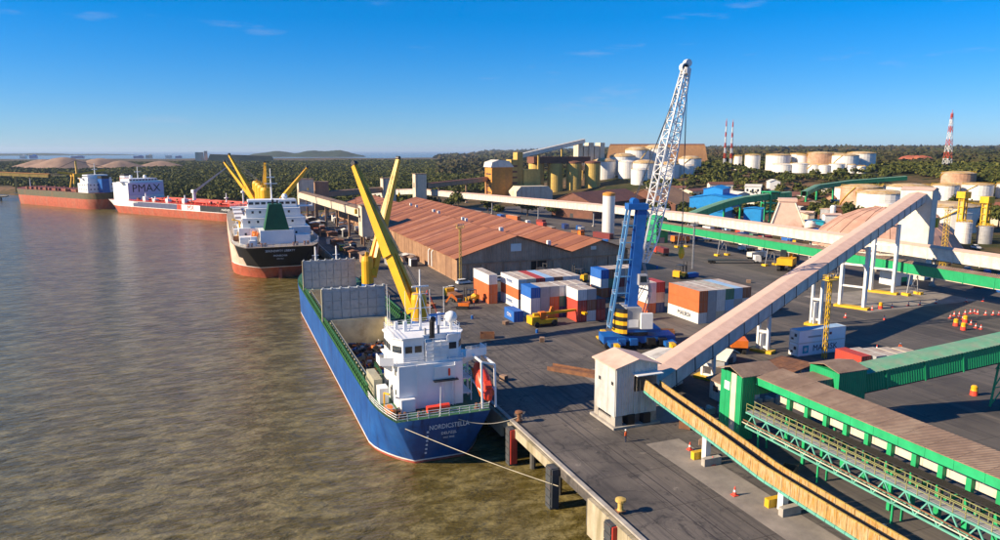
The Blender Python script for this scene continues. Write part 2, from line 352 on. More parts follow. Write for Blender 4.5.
def hull_paint(name, base, faded, rusty):
    m, N, L, tc, noise, rmp, mix, mapping, bump = nodes_mat(name)
    b = N['Principled BSDF']; b.inputs['Roughness'].default_value = .42
    sx = N.new('ShaderNodeSeparateXYZ'); L.new(tc, sx.inputs[0]); cx = N.new('ShaderNodeCombineXYZ'); ad = N.new('ShaderNodeMath'); ad.operation = 'ADD'; L.new(sx.outputs['X'], ad.inputs[0]); L.new(sx.outputs['Y'], ad.inputs[1])
    L.new(ad.outputs[0], cx.inputs['X']); L.new(sx.outputs['Z'], cx.inputs['Y'])
    bk = N.new('ShaderNodeTexBrick'); bk.inputs['Scale'].default_value = 1.; bk.inputs['Brick Width'].default_value = 7.; bk.inputs['Row Height'].default_value = 2.2; bk.inputs['Mortar Size'].default_value = .05; bk.inputs['Mortar Smooth'].default_value = .3
    bk.inputs['Color1'].default_value = (1, 1, 1, 1); bk.inputs['Color2'].default_value = (.72, .72, .72, 1); bk.inputs['Mortar'].default_value = (0, 0, 0, 1); L.new(cx.outputs[0], bk.inputs['Vector'])
    st = mapping(tc, (1, 1, .1)); c = mix(rmp(noise(tc, .25, 6, .65), .35, .68), base, faded)
    c = mix(rmp(noise(st, .8, 8, .7), .51, .68), c, tuple(v * .55 for v in base)); c = mix(rmp(noise(st, 1.3, 8, .75), .62, .71), c, rusty)
    c2 = mix(rmp(bk.outputs['Color'], 0, 1, .28, 0.), c, (.02, .02, .03)); L.new(c2, b.inputs['Base Color'])
    L.new(bump(noise(tc, .5, 3), .25, .25, bump(bk.outputs['Fac'], -.5, .05)), b.inputs['Normal'])
hull_paint('blue_hull', (.0045, .062, .26), (.014, .105, .35), (.16, .10, .08))
# far-reaching terrain sheet
ths = np.radians(np.linspace(-75, 140, 431)); rr = np.concatenate([np.geomspace(25, 1000, 190), np.geomspace(1020, 45000, 120)])
TH, RR = np.meshgrid(ths, rr); GX = RR * np.sin(TH); GY = RR * np.cos(TH); GZ = terr(GX, GY)
nv = GX.size; co = np.stack([GX.ravel(), GY.ravel(), GZ.ravel()], 1)
nr, nh = GX.shape; ii, jj = np.meshgrid(np.arange(nr - 1), np.arange(nh - 1), indexing='ij'); a = (ii * nh + jj).ravel()
quads = np.stack([a, a + 1, a + nh + 1, a + nh], 1)[:, ::-1]
def np_mesh(name, co, quads):
    me = bpy.data.meshes.new(name); n = len(quads)
    me.vertices.add(len(co)); me.vertices.foreach_set('co', np.ascontiguousarray(co, dtype=np.float32).ravel())
    me.loops.add(4 * n); me.loops.foreach_set('vertex_index', np.ascontiguousarray(quads, dtype=np.int32).ravel())
    me.polygons.add(n); me.polygons.foreach_set('loop_start', np.arange(0, 4 * n, 4, dtype=np.int32))
    me.update(calc_edges=True); return me
gm = np_mesh('ground', co, quads); gm.materials.append(MATS['earth']); struct(link('ground', gm))
for p in gm.polygons: p.use_smooth = True
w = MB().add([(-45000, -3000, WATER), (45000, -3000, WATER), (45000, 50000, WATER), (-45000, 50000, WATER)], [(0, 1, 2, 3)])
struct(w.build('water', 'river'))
# wooded island and far shore ridges across the bay
def ridge(name, x0, y0, x1, y1, h, wid, seed, m):
    rg = np.random.default_rng(seed); n = 60; t = np.linspace(0, 1, n)
    prof = h * np.clip(np.sin(np.pi * t) ** .5, 0, 1) * (.75 + .18 * np.sin(t * 9 + seed) + .12 * np.sin(t * 23 + seed * 2))
    dx, dy = x1 - x0, y1 - y0; l = math.hypot(dx, dy); nx, ny = -dy / l, dx / l
    mb = MB(); vs = []
    for i in range(n):
        for k, hz in ((-1, 0), (-.6, .55), (-.15, .97), (.15, .98), (.6, .5), (1, 0)):
            vs.append((x0 + dx * t[i] + nx * wid * k, y0 + dy * t[i] + ny * wid * k, WATER - 2 + (prof[i] + 2) * hz + (rg.random() * 3 if 0 < hz else 0)))
    fs = [(i * 6 + k, i * 6 + k + 1, i * 6 + k + 7, i * 6 + k + 6) for i in range(n - 1) for k in range(5)]
    mb.add(vs, fs); return struct(mb.build(name, m, smooth=True))
mat('far_wood', (.035, .055, .02), .95, c2=(.02, .03, .012), amt=.5, sc2=.01, spec=.1)
ridge('hills', 240, 6100, 1120, 5850, 62, 260, 1, 'far_wood')
ridge('hills', -2600, 8200, -900, 9400, 22, 300, 4, 'far_wood')
# paved yard and quay
yard = MB().box(66, 236, -120, 480, -.7, 0); struct(yard.build('yard_pavement', 'asphalt_port'))
apron = MB().box(38.55, 66 - .01, -120, 480, -1.25, .004); struct(apron.build('quay', 'apron_concrete'))
# paler concrete lanes
for i, (x0, x1, y0, y1) in enumerate([(52.8, 58.2, 36, 79), (150, 190, 128, 150), (59, 65.8, 84.5, 112)]):
    struct(MB().box(x0, x1, y0, y1, .006 + i * .001, .012 + i * .001).build('concrete_pad', 'pale_concrete'))
for i, x in enumerate((46.2, 47.6, 51.4)):
    struct(MB().box(x - .05, x + .05, -60, 470, .0, .018).build('crane_rail', 'rail_steel'))
qw = thing('quay_wall', 'weathered concrete quay wall panels standing in the brown river', 'quay wall', (38.5, 60, -6))
def qpart(mb, name, m): return mb.build(name, m, qw, (-38.5, -60, 6))
qpart(MB().box(38.5, 39.05, -120, 480, .02, .28), 'kerb', 'concrete')
y = -36.
while y < 90:
    ln = 13.2
    if y + ln > 79: break
    for k in range(3):
        y0 = y + k * 4.4; dz = random.uniform(-.25, .25)
        qpart(MB().box(37.95 + random.uniform(-.03, .03), 38.5, y0 + .03, y0 + 4.37, -4.6 + dz, -.08), 'wall_panel', 'concrete_wall')
    y += ln + 2.0
yy = 96.
while yy < 470:
    qpart(MB().box(38.05, 38.5, yy, yy + 9, -3.2, -.1), 'wall_panel', 'concrete_wall'); yy += 11
qpart(MB().box(38.1, 38.5, 77.2, 95.8, -1.4, -.1), 'edge_beam', 'concrete_wall')
for k in range(60):
    yv = -40 + k * 8.6
    qpart(MB().tube((40.2, yv, -9), (40.2, yv, -1.25), .45, n=8), 'pile', 'concrete_dark')
    qpart(MB().tube((46, yv + 2, -9), (46, yv + 2, -1.25), .45, n=8), 'pile', 'concrete_dark')
qpart(MB().box(51.5, 52, -120, 480, -9, -1.25), 'back_wall', 'concrete_dark')
def fender(y, red):
    f = thing('quay_fender', 'dark upright quay fender %s' % ('with a red edge strip at a gap in the wall' if red else 'between the quay and the blue ship stern'), 'fender', (37.9, y, -6.4))
    MB().box(-.55, .55, -.75, .75, 0, 6.3).build('backing_panel', 'fender', f)
    for k in range(6): MB().box(-.66, -.56, -.72, .72, .3 + k * 1.0, 1.15 + k * 1.0).build('face_pad', 'fender', f)
    MB().box(-.5, .5, -.95, -.76, 1.0, 6.2).build('edge_strip', 'fender_red' if red else 'fender', f)
    return f
fender(91.6, True); f2 = fender(77.7, False); f2['label'] = 'grey upright quay fender at the end of the panelled wall'
f3 = fender(62.6, True); f3['label'] = 'dark fender with red strip below the mooring bollard'
def bollard(x, y, label, pole=False):
    t = thing('mooring_bollard', label, 'bollard', (x, y, .28), 0, 'bollards along the quay edge')
    MB().cb(0, 0, 0, .9, .9, .12).build('base_plate', 'rust', t)
    MB().lathe([(.4, .12), (.3, .35), (.3, 1.0), (.6, 1.2), (.6, 1.45), (.2, 1.55)], n=12).build('post', 'silo_yellow' if pole else 'rust', t)
    return t
for y, lb in ((92.8, 'rusty mooring bollard holding the blue ship stern rope'), (63.8, 'squat yellow mooring bollard above the red edged fender'), (128, 'rusty mooring bollard beside the blue ship'), (165, 'rusty mooring bollard on the quay beside the forward hatch cover')):
    bollard(39.6, y, lb, y < 70)
# ---------------------------------------------------------------- woods
m, N, L, tc, noise, rmp, mix, mapping, bump = nodes_mat('foliage')
b = N['Principled BSDF']; b.inputs['Roughness'].default_value = .8; b.inputs['Specular IOR Level'].default_value = .15
gi = N.new('ShaderNodeNewGeometry')
c = mix(rmp(noise(tc, .02, 5), .35, .65), (.044, .060, .010), (.085, .086, .017))
c = mix(rmp(noise(tc, .35, 3), .4, .68), c, (.020, .032, .008))
c = mix(rmp(gi.outputs['Random Per Island'], .6, 1.), c, (.125, .12, .026))
L.new(c, b.inputs['Base Color'])
m, N, L, tc, noise, rmp, mix, mapping, bump = nodes_mat('foliage_far')
b = N['Principled BSDF']; b.inputs['Roughness'].default_value = .85; b.inputs['Specular IOR Level'].default_value = .1
c = mix(rmp(noise(tc, .004, 6, .7), .4, .62), (.030, .040, .012), (.085, .055, .028)); c = mix(rmp(noise(tc, .05, 4), .4, .7), c, (.045, .05, .016)); L.new(c, b.inputs['Base Color'])
def crowns(pts, hts, rads, K, leaf):
    pts = np.asarray(pts, float); n = len(pts)
    d = RNG.normal(size=(n, K, 3)); d /= np.linalg.norm(d, axis=2, keepdims=True); d[:, :, 2] = np.abs(d[:, :, 2]) * 1.0 - .15
    lob = 1 + .28 * np.sin(d[:, :, 0] * 5 + pts[:, None, 0]) * np.cos(d[:, :, 1] * 5 + pts[:, None, 1])
    rr_ = (.55 + .5 * RNG.random((n, K)) ** .6) * lob
    c = np.empty((n, K, 3)); c[:, :, 0] = pts[:, None, 0] + d[:, :, 0] * rads[:, None] * rr_; c[:, :, 1] = pts[:, None, 1] + d[:, :, 1] * rads[:, None] * rr_
    c[:, :, 2] = pts[:, None, 2] + hts[:, None] * (.55 + .45 * d[:, :, 2] * rr_)
    nrm = d + RNG.normal(scale=.55, size=d.shape); nrm /= np.linalg.norm(nrm, axis=2, keepdims=True)
    u = np.cross(nrm, RNG.normal(size=d.shape)); u /= np.linalg.norm(u, axis=2, keepdims=True); v = np.cross(nrm, u)
    sz = (rads[:, None] * leaf * (.6 + .8 * RNG.random((n, K))))[:, :, None]
    u = u * sz; v = v * sz * .75
    q = np.stack([c - u - v * .6, c + u * .8 - v, c + u + v * .7, c - u * .7 + v], 2).reshape(-1, 3)
    return q, np.arange(len(q)).reshape(-1, 4)
def forest(name, label, r0, r1, h0, h1, keep, step=.0105, hmin=6, hmax=11, K=30, leaf=.34):
    P = []; r = r0
    while r < r1:
        sp = max(6.2, r * step); n = int(rad(h1 - h0) * r / sp)
        for i in range(n):
            h = rad(h0) + (i + random.random()) * sp / r; rq = r + (random.random() - .5) * sp * 1.3
            x, y = rq * math.sin(h), rq * math.cos(h)
            if keep(x, y, rq, math.degrees(h)): P.append((x, y, 0, sp))
        r += sp * .8
    P = np.array(P); P[:, 2] = terr(P[:, 0], P[:, 1]); ok = P[:, 2] > -1.5; P = P[ok]
    hts = RNG.uniform(hmin, hmax, len(P)); rads = P[:, 3] * RNG.uniform(.55, .85, len(P))
    q, f = crowns(P[:, :3], hts, rads, K, leaf)
    me = np_mesh(name, q, f); me.materials.append(MATS['foliage_far' if 'distant' in name else 'foliage'])
    o = link(name, me); o['kind'] = 'stuff'; return tag(o, label, 'woodland')
def clear(x, y, m=0):
    for (a0, a1, b0, b1) in CLEAR:
        if a0 - m < x < a1 + m and b0 - m < y < b1 + m: return True
    return False
CLEAR = [(38, 240, -100, 500), (150, 340, 470, 650), (200, 330, 330, 470), (330, 425, 540, 650), (430, 560, 690, 800), (480, 600, 495, 600), (360, 430, 300, 350), (455, 560, 330, 420),
         (240, 330, 180, 345), (330, 380, 200, 300)]
def keep1(x, y, r, h):
    if x < shore_x(y) + 30 or clear(x, y): return False
    if h < -8 and y < 1900 and y > 700: return random.random() < .35
    return h < 24 and math.sin(x * .02 + 1) * math.sin(y * .012) > -.88
def keep2(x, y, r, h):
    if clear(x, y): return False
    if 39 < h < 50 and 600 < r < 730: return random.random() < .22
    if 28 < h < 37 and 560 < r < 720: return random.random() < .3
    if r < 640: return math.sin(x * .031) * math.cos(y * .027) > .12 and random.random() < .75
    return math.sin(x * .02 + 1) * math.sin(y * .017) > -.25
forest('mangrove_wood', 'dense green mangrove wood spreading behind the berths and warehouse', 500, 2700, -17, 24, keep1, .0085, 3, 6.5, 40, .25)
forest('hillside_wood', 'dark green trees covering the slopes around the tank farms', 420, 950, 24, 62, keep2, .010, 3.5, 8, 40, .24)
forest('distant_wood', 'far dark woodland running along the horizon', 950, 9000, 17, 62, lambda x, y, r, h: random.random() < .62 and math.sin(x * .004 + 1) * math.sin(y * .005) > -.5, .02, 3, 7, 22)
# ---------------------------------------------------------------- ships
def hull(L, B, D, zs, idx, La, Lf, ad=.8, aw=.45, rake=5., counter=3., sheer=1.5):
    ys = [La * (i / 8) ** 1.6 for i in range(9)] + list(np.linspace(La, L - Lf, 10)[1:-1]) + [L - Lf + Lf * (1 - (1 - i / 12) ** 1.5) for i in range(13)]
    def pt(y, z):
        zn = min(1, max(0, z / D)); ua = max(0, 1 - y / La); uf = max(0, (y - (L - Lf)) / Lf)
        fa = (1 - (1 - ad) * ua ** 2.4) * zn + (1 - (1 - aw) * ua ** 1.5) * (1 - zn)
        ff = (1 - uf ** 2.8) * zn + (1 - uf ** 1.5) * (1 - zn)
        hb = B / 2 * min(fa, 1) * ff
        if z < 0: hb *= .9
        return hb, y + rake * zn * uf + counter * (1 - zn) ** 1.5 * ua ** 2, z + sheer * uf ** 2 * zn ** 2
    mb = MB(); R = len(zs)
    for sgn in (-1, 1):
        vs = []
        for y in ys:
            for z in zs:
                h, yy, zz = pt(y, z); vs.append((sgn * h, yy, zz))
        for r in range(R - 1):
            mb.k = idx[r]
            o = len(mb.v)
            mb.add([vs[i * R + k] for i in range(len(ys)) for k in (r, r + 1)], [(2 * i, 2 * i + 2, 2 * i + 3, 2 * i + 1) for i in range(len(ys) - 1)])
    for r in range(R - 1):
        mb.k = idx[r]; a, b = pt(0, zs[r]), pt(0, zs[r + 1])
        mb.add([(-a[0], a[1], a[2]), (a[0], a[1], a[2]), (b[0], b[1], b[2]), (-b[0], b[1], b[2])], [(0, 1, 2, 3)])
    mb.k = 0
    return mb, ys, pt
def weld(o):
    bm = bmesh.new(); bm.from_mesh(o.data); bmesh.ops.remove_doubles(bm, verts=bm.verts, dist=.001); bmesh.ops.recalc_face_normals(bm, faces=bm.faces); bm.to_mesh(o.data); bm.free(); return o
def deck_mesh(ys, pt, D, holes, x0, x1, dz=-.05):
    mb = MB()
    e = [pt(y, D) for y in ys]
    brk = sorted(set([p[1] for p in e] + [h for ab in holes for h in ab]))
    ey = [p[1] for p in e]; eh = [p[0] for p in e]; ez = [p[2] for p in e]
    for a, b in zip(brk[:-1], brk[1:]):
        if b - a < 1e-4: continue
        m = (a + b) / 2; ha, hb_ = np.interp(a, ey, eh), np.interp(b, ey, eh); za, zb = np.interp(a, ey, ez) + dz, np.interp(b, ey, ez) + dz
        if any(p < m < q for p, q in holes): segs = [(-1, x0), (x1, 1)]
        else: segs = [(-1, 1)]
        for s0, s1 in segs:
            l0, l1 = (-ha, -hb_) if s0 == -1 else (s0, s0); r0, r1 = (ha, hb_) if s1 == 1 else (s1, s1)
            mb.add([(l0, a, za), (r0, a, za), (r1, b, zb), (l1, b, zb)], [(0, 1, 2, 3)])
    return mb
def V(*a): return Vector(a)
def deck_crane(ship, x, y, z0, ztop, tip, base_m, rp=1.25, jw=1.5, pedh=3.5, m='crane_yellow', K=1.):
    tip = V(*tip)
    ped = MB().lathe([(rp * 1.1, z0), (rp * 1.05, z0 + pedh)], x, y, 16).build('crane_pedestal', base_m, ship, smooth=False)
    hs = MB().lathe([(rp, z0 + pedh), (rp, ztop - 1.2), (rp * .8, ztop)], x, y, 16)
    d = V(tip.x - x, tip.y - y, 0).normalized()
    pv = V(x, y, z0 + pedh + 1.6) + d * (rp * .5 + .2)
    hs.beam(V(x, y, pv.z), pv, 1.7, 1.2)
    hs.beam(V(x, y, ztop - 1) - d * .3, V(x, y, ztop + 1.1), .8)
    hs.build('crane_house', m, ped)
    MB().cb(x + d.y * 1.5 + d.x * .8, y - d.x * 1.5 + d.y * .8, z0 + pedh + 2.2, 1.3, 1.3, 1.9).build('crane_cab', m, ped)
    jb = MB(); sd = d.cross(V(0, 0, 1)); mid = pv.lerp(tip, .42)
    for s in (-1, 1):
        jb.beam(pv + sd * s * .95, mid + sd * s * .5, .75 * K, 1.5 * K, .7 * K, 1.6 * K)
    jb.beam(pv.lerp(tip, .38), tip, jw * K, 1.7 * K, .85 * K, .7 * K)
    for k in (.08, .22): jb.beam(pv.lerp(tip, k) + sd * .75, pv.lerp(tip, k) - sd * .75, .35)
    jb.cb(tip.x, tip.y, tip.z - .6, .8, .8, 1.0)
    jb.build('jib', m, ped)
    ca = MB(); top = V(x, y, ztop + 1.1)
    for s in (-.25, .25): ca.beam(top + sd * s, tip + sd * s, .06)
    hk = V(tip.x, tip.y, tip.z - 9); ca.beam(tip, hk, .07)
    for k, off in ((.55, .5), (.8, .35), (.95, -.2)): ca.beam(top + sd * off, pv.lerp(tip, k) + sd * off * .6 + V(0, 0, .8), .06)
    for k in range(12): a_, b_ = pv.lerp(tip, .1 + k * .07), pv.lerp(tip, .17 + k * .07); jb2 = ca.beam(a_ + sd * .55 * (1 - k * .04) + V(0, 0, 1.25), b_ + sd * .55 * (1 - k * .04) + V(0, 0, 1.2), .05)
    ca.build('hoist_cables', 'cable', ped)
    MB().tube(tip + sd * .5 + V(0, 0, .5), tip - sd * .5 + V(0, 0, .5), .55, n=12).build('sheave', 'dark_steel', ped)
    MB().cb(hk.x, hk.y, hk.z - 1.0, .5, .5, 1.0).build('hook_block', 'safety_yellow', ped)
    return ped
def windows(parent, p, q, n, w, h, off, m='glass_dark', name='window'):
    p, q = V(*p), V(*q); d = (q - p).normalized(); nrm = d.cross(V(0, 0, 1)) * off
    for i in range(n):
        c = p.lerp(q, (i + .5) / n)
        MB().beam(c - d * w / 2 + nrm, c + d * w / 2 + nrm, .06, h).build(name, m, parent)
# --- ship A: blue general cargo ship alongside
SA = thing('cargo_ship', 'blue cargo ship with white aft bridge and two yellow deck cranes alongside the quay', 'ship', (28.5, 94.3, WATER))
D = 7.7
mb, ys, pt = hull(136, 17.8, D, [-2, .35, .6, 3.4, 5.4, D], [0, 1, 2, 2, 2], 12, 26, .80, .42, 5, 2.6, 1.8)
weld(mb.build('hull', ['boot_red', 'line_white', 'blue_hull'], SA, smooth=True))
ptA = pt
hx0, hx1 = -7.4, 4.4
holes = [(18.5, 59.5), (64, 97)]
deck_mesh(ys, pt, D, holes, hx0, hx1).build('deck', 'deck_green', SA)
for (a, b) in holes:
    c = MB(); z0, z1 = D - .2, D + 1.5
    c.box(hx0 - .3, hx0, a - .3, b + .3, z0, z1); c.box(hx1, hx1 + .3, a - .3, b + .3, z0, z1); c.box(hx0, hx1, a - .3, a, z0, z1); c.box(hx0, hx1, b, b + .3, z0, z1)
    cm = c.build('hatch_coaming', 'coaming', SA)
    for k in range(int((b - a) / 2.2)):
        for xx in (hx0 - .62, hx1 + .32): MB().box(xx, xx + .3, a + 1 + k * 2.2, a + 1.15 + k * 2.2, D, z1 - .1).build('stay', 'rail_green', cm)
    i = MB(); zf = 3.2
    i.box(hx0 - .02, hx0 + .12, a, b, zf, D + 1.3); i.box(hx1 - .12, hx1 + .02, a, b, zf, D + 1.3); i.box(hx0, hx1, a - .02, a + .1, zf, D + 1.3); i.box(hx0, hx1, b - .1, b + .02, zf, D + 1.3); i.box(hx0, hx1, a, b, zf - .2, zf)
    i.build('hold_lining', 'hold', SA)
# green bulwark with stays and rails
for sgn, nm in ((-1, 'port'), (1, 'starboard')):
    edge = [pt(y, D) for y in ys]; ey = [p[1] for p in edge]; eh = [p[0] for p in edge]
    pr_, fr = MB(), MB(); n = 60
    pts = [(sgn * (float(np.interp(a, ey, eh)) - .12), a, D) for a in np.linspace(12, 112, n)]
    for p, q in zip(pts[:-1], pts[1:]):
        p, q = V(*p), V(*q)
        pr_.beam(p + V(0, 0, .25), q + V(0, 0, .25), .1, .5); pr_.beam(p + V(0, 0, 1.95), q + V(0, 0, 1.95), .3, .2); pr_.beam(p + V(0, 0, 1.2), q + V(0, 0, 1.2), .1, .12)
    pr_.build('bulwark', 'rail_green', SA)
    for p in pts[::1]:
        s = MB(); s.beam(V(*p), V(*p) + V(0, 0, 1.9), .2); s.beam(V(*p) + V(-sgn * .9, 0, 0), V(*p) + V(0, 0, 1.8), .14); s.build('stanchion', 'rail_green', SA)
# hatch covers opened upright
def hatch_cover(y, z0, h, label):
    hc = MB().box(-9.0, 4.9, y, y + .9, z0, z0 + h); hc.box(-8.9, 4.8, y + 1.3, y + 2.2, z0, z0 + h - .2)
    for x in (-8.6, -2, 4.4): hc.box(x - .15, x + .15, y + .8, y + 1.4, z0 + 1, z0 + h - 1)
    hc = hc.build('hatch_cover', 'hatch_grey', SA); hc['label'] = label
    for c in range(7):
        for r in range(3):
            x0 = -8.75 + c * 1.93; z = z0 + .35 + r * (h - .9) / 3
            MB().box(x0 + .06, x0 + 1.82, y - .12 - random.random() * .03, y - .002, z + .06, z + (h - .9) / 3 - .08).build('panel', 'hatch_grey', hc)
    for c in range(8): MB().box(-8.9 + c * 1.9, -8.5 + c * 1.9, y - .2, y + .6, z0 + h, z0 + h + .35).build('lug', 'hatch_grey', hc)
    MB().box(-9.15, -9.01, y - .2, y + .7, z0 - .2, z0 + h).build('edge_beam', 'coaming', hc)
    return hc
hatch_cover(61, 8.9, 7.0, 'grey hatch cover standing upright ahead of the open hold')
hatch_cover(98, 9.2, 7.6, 'grey hatch cover standing upright near the bow')
# aft house, bridge
hs = MB().box(-5.6, 4.3, 4.4, 14.5, D, 14.4).build('deckhouse', 'ship_white', SA)
MB().box(-5.9, 4.6, 4.9, 14.8, 14.401, 14.55).build('deck_edge', 'ship_white', hs)
MB().box(-5.5, -3.4, 3.5, 4.38, D, 9.6).build('locker', 'ship_white', hs)
for i in range(3): MB().box(-5.68, -5.58, 6 + i * 2.6, 6.7 + i * 2.6, 12.6, 13.4).build('window', 'glass_dark', hs)
for i in range(3): MB().box(-5.68, -5.58, 6 + i * 2.6, 6.7 + i * 2.6, 9.6, 10.4).build('window', 'glass_dark', hs)
MB().box(-.2, 3.2, 4.1, 4.39, 12.1, 13.9).build('vent_panel', 'white', hs)
MB().box(-.4, 3.4, 3.6, 4.38, 11.7, 11.85).build('vent_ledge', 'dark_steel', hs)
MB().box(1.9, 2.2, 4.0, 4.09, 12.4, 13.5).build('emblem', 'lifeboat_red', hs)
MB().box(-5.62, -5.56, 12, 13, D, D + 2).build('door', 'grey_steel', hs)
# bridge deck and wings
bd = MB(); bd.box(-6.2, 5, 4.9, 14, 14.56, 14.75)
for k in range(2):     # life raft drums and vents on the house top
    MB().tube((-5.4, 9 + k * 2, 15.2), (-5.4, 10.4 + k * 2, 15.2), .4, n=12).build('life_raft', 'ship_white', SA)
for x, y, h_ in ((-3.2, 9.6, 20.0), (2.6, 11, 20.6), (-4.2, 11.4, 19.6), (3.6, 10.6, 19.4)): MB().cb(x, y, 18.4, .5, .5, h_ - 18.4).build('vent', 'ship_white', SA)
for x in (-4.9, -2.4, 1.6, 3.9): MB().tube((x, 12.6, 18.4), (x, 12.6, 22.5 + (x % 2)), .05, .03, 6).build('antenna', 'ship_white', SA)
MB().rail([(-5.8, 4.5, 14.55), (-1.5, 4.5, 14.55)], 1.0, .06, 1.2).rail([(2.3, 4.5, 14.55), (4.5, 4.5, 14.55), (4.5, 5.2, 14.55)], 1.0, .06, 1.2).build('deck_rail', 'ship_white', SA)
for k in range(9): MB().box(4.5 + k * .0, 5.9, 5.6 + k * .55, 5.95 + k * .55, 11.3 + k * .36, 11.36 + k * .36).build('stair_tread', 'ship_white', SA)
MB().box(-7.9, -6.6, 11.5, 17.5, 7.7, 10.6).build('crew_locker', 'coaming', SA); MB().rail([(-6.5, 12, 10.7), (-6.5, 17.5, 10.7)], 1.0, .06).build('locker_rail', 'rail_green', SA)
MB().tube((3.0, 4.2, 7.7), (3.0, 4.2, 14.4), .09).tube((-2.9, 4.25, 9.6), (-2.9, 4.25, 14.4), .07).build('wall_pipe', 'ship_white', SA)
wing = [(-8.1, 5.6), (-6.2, 4.9), (-6.2, 9.5), (-8.1, 8.2)]
bd.prism(wing, 14.562, 14.748, 'z'); bd.prism([(8.6, 8.2), (5, 9.5), (5, 4.9), (8.6, 5.6)], 14.562, 14.748, 'z')
bdo = bd.build('bridge_deck', 'ship_white', SA)
for sx, xi in ((-8.1, -6.2), (8.6, 5.)):
    MB().prism([(sx, 14.55), (xi, 14.55), (xi, 13.2)], 6.3, 6.6, 'y').build('wing_bracket', 'ship_white', bdo)
    w_ = MB(); out = sx
    w_.box(min(sx, sx + .12 * (1 if sx < 0 else -1)), max(sx, sx + .12 * (1 if sx < 0 else -1)), 5.6, 8.2, 14.75, 15.8)
    w_.beam((sx, 5.65, 15.27), (xi, 4.95, 15.27), .1, 1.05)
    w_.build('wing_bulwark', 'ship_white', bdo)
    MB().rail([(sx, 5.65, 15.8), (xi, 4.95, 15.8)], .5, .05, 1.).build('wing_rail', 'ship_white', bdo)
poly = [(-6.0, 7.4), (-4.6, 5.4), (-1.4, 5.4), (-1.4, 6.4), (2.2, 6.4), (2.2, 5.6), (4.0, 5.6), (5.1, 7.6), (5.1, 12), (4, 13.6), (-4.8, 13.6), (-6, 12)]
wh = MB().prism(poly, 14.76, 18.2, 'z').build('wheelhouse', 'ship_white', SA)
MB().prism([(x * 1.05 + .02, (y - 9.5) * 1.05 + 9.5) for x, y in poly], 18.22, 18.4, 'z').build('wheelhouse_roof', 'ship_white', wh)
for p, q, n in (((-4.5, 5.4, 16.6), (-1.6, 5.4, 16.6), 2), ((-6, 7.4, 16.6), (-4.6, 5.4, 16.6), 1), ((-6, 12, 16.6), (-6, 7.5, 16.6), 3), ((2.3, 5.6, 16.6), (3.9, 5.6, 16.6), 1), ((4., 5.6, 16.6), (5.1, 7.6, 16.6), 1)):
    windows(wh, p, q, n, (V(*q) - V(*p)).length / n * .72, 1.0, .05)
# exhaust casing with railings
ex = MB().box(-1.2, 2.0, 4.9, 6.3, 14.76, 17.5).build('exhaust_casing', 'ship_white', SA)
MB().rail([(-1.4, 4.75, 14.76), (2.2, 4.75, 14.76)], 3.4, .07, 1.1, 6).build('ladder_rail', 'ship_white', ex)
MB().tube((.1, 6.4, 17.7), (.1, 6.2, 20.5), .42, .4, 12).tube((.1, 6.2, 20.5), (.1, 5.5, 21), .4, .4, 12).build('exhaust_pipe', 'black', ex)
MB().tube((1.2, 6.6, 17.7), (1.2, 6.6, 19.7), .2, n=10).tube((-.9, 6.6, 17.7), (-.9, 6.6, 19.4), .18, n=10).build('exhaust_pipe', 'grey_steel', ex)
ms = MB().tube((-.8, 9.5, 18.4), (-.8, 9.5, 27.9), .22, .1, 8).beam((-2.6, 9.5, 21.9), (1, 9.5, 21.9), .12).beam((-2, 9.5, 24.1), (.4, 9.5, 24.1), .1).beam((-2.6, 9.5, 18.4), (-.9, 9.5, 24.3), .09).beam((1, 9.5, 18.4), (-.7, 9.5, 24.3), .09).build('mast', 'ship_white', SA)
MB().box(-2.1, .5, 9.2, 9.5, 25.2, 25.4).build('radar_scanner', 'ship_white', ms)
MB().box(.6, 3.2, 9.6, 9.8, 20.5, 20.75).tube((1.9, 9.7, 18.4), (1.9, 9.7, 20.5), .12).build('radar_scanner', 'mhc_blue', ms)
MB().lathe([(.25, 18.4), (.25, 19.5), (.8, 19.8), (1.0, 20.4), (.8, 21), (.3, 21.3)], 3.7, 8.2, 14).build('satellite_dome', 'ship_white', SA, smooth=True)
MB().rail([(-5.9, 5.7, 18.4), (-5.9, 12.5, 18.4), (4.8, 13.4, 18.4), (5.0, 7.7, 18.4), (3.9, 5.7, 18.4)], 1.0, .05, 1.5).build('roof_rail', 'ship_white', wh)
MB().tube((-5.2, 12.8, 18.4), (-5.2, 12.8, 25.3), .07, .04, 6).build('antenna', 'ship_white', wh)
# poop deck rails, davits, boat platform
edge = [pt(y, D) for y in ys if pt(y, D)[1] < 12.5]
rp = MB(); pl = [(-h + .1, y + .12, z) for h, y, z in edge]; sl = [(h - .1, y + .12, z) for h, y, z in edge]
rp.rail(pl[::-1] + sl, 1.1, .07, 1.5, 3); rp.build('stern_rail', 'ship_white', SA)
dv = MB()
for y0 in (.9, 7.6):
    dv.beam((6.2, y0, D), (6.2, y0 + .4, 14.8), .28); dv.beam((8.3, y0, D), (8.3, y0 + .4, 14.2), .28); dv.beam((6.2, y0 + .4, 14.8), (8.3, y0 + .4, 14.2), .25)
dv.beam((6.2, 1.3, 14.8), (6.2, 8., 14.8), .25); dv.beam((8.3, 1.3, 14.2), (8.3, 8., 14.2), .25); dv.beam((6.2, 1., 10.2), (6.2, 8, 11.), .2); dv.beam((8.3, 1., 10.2), (8.3, 8, 11.), .2)
dv.build('lifeboat_frame', 'ship_white', SA)
pf = MB().box(4.35, 6.0, 5, 13, 11.2, 11.35); pf.rail([(5.9, 5, 11.35), (5.9, 13, 11.35)], 1, .05); pf.box(4.35, 6, 5, 13, 8.9, 9.0)
for y0 in (5.2, 9, 12.6): pf.beam((5.9, y0, D), (5.9, y0, 11.2), .14)
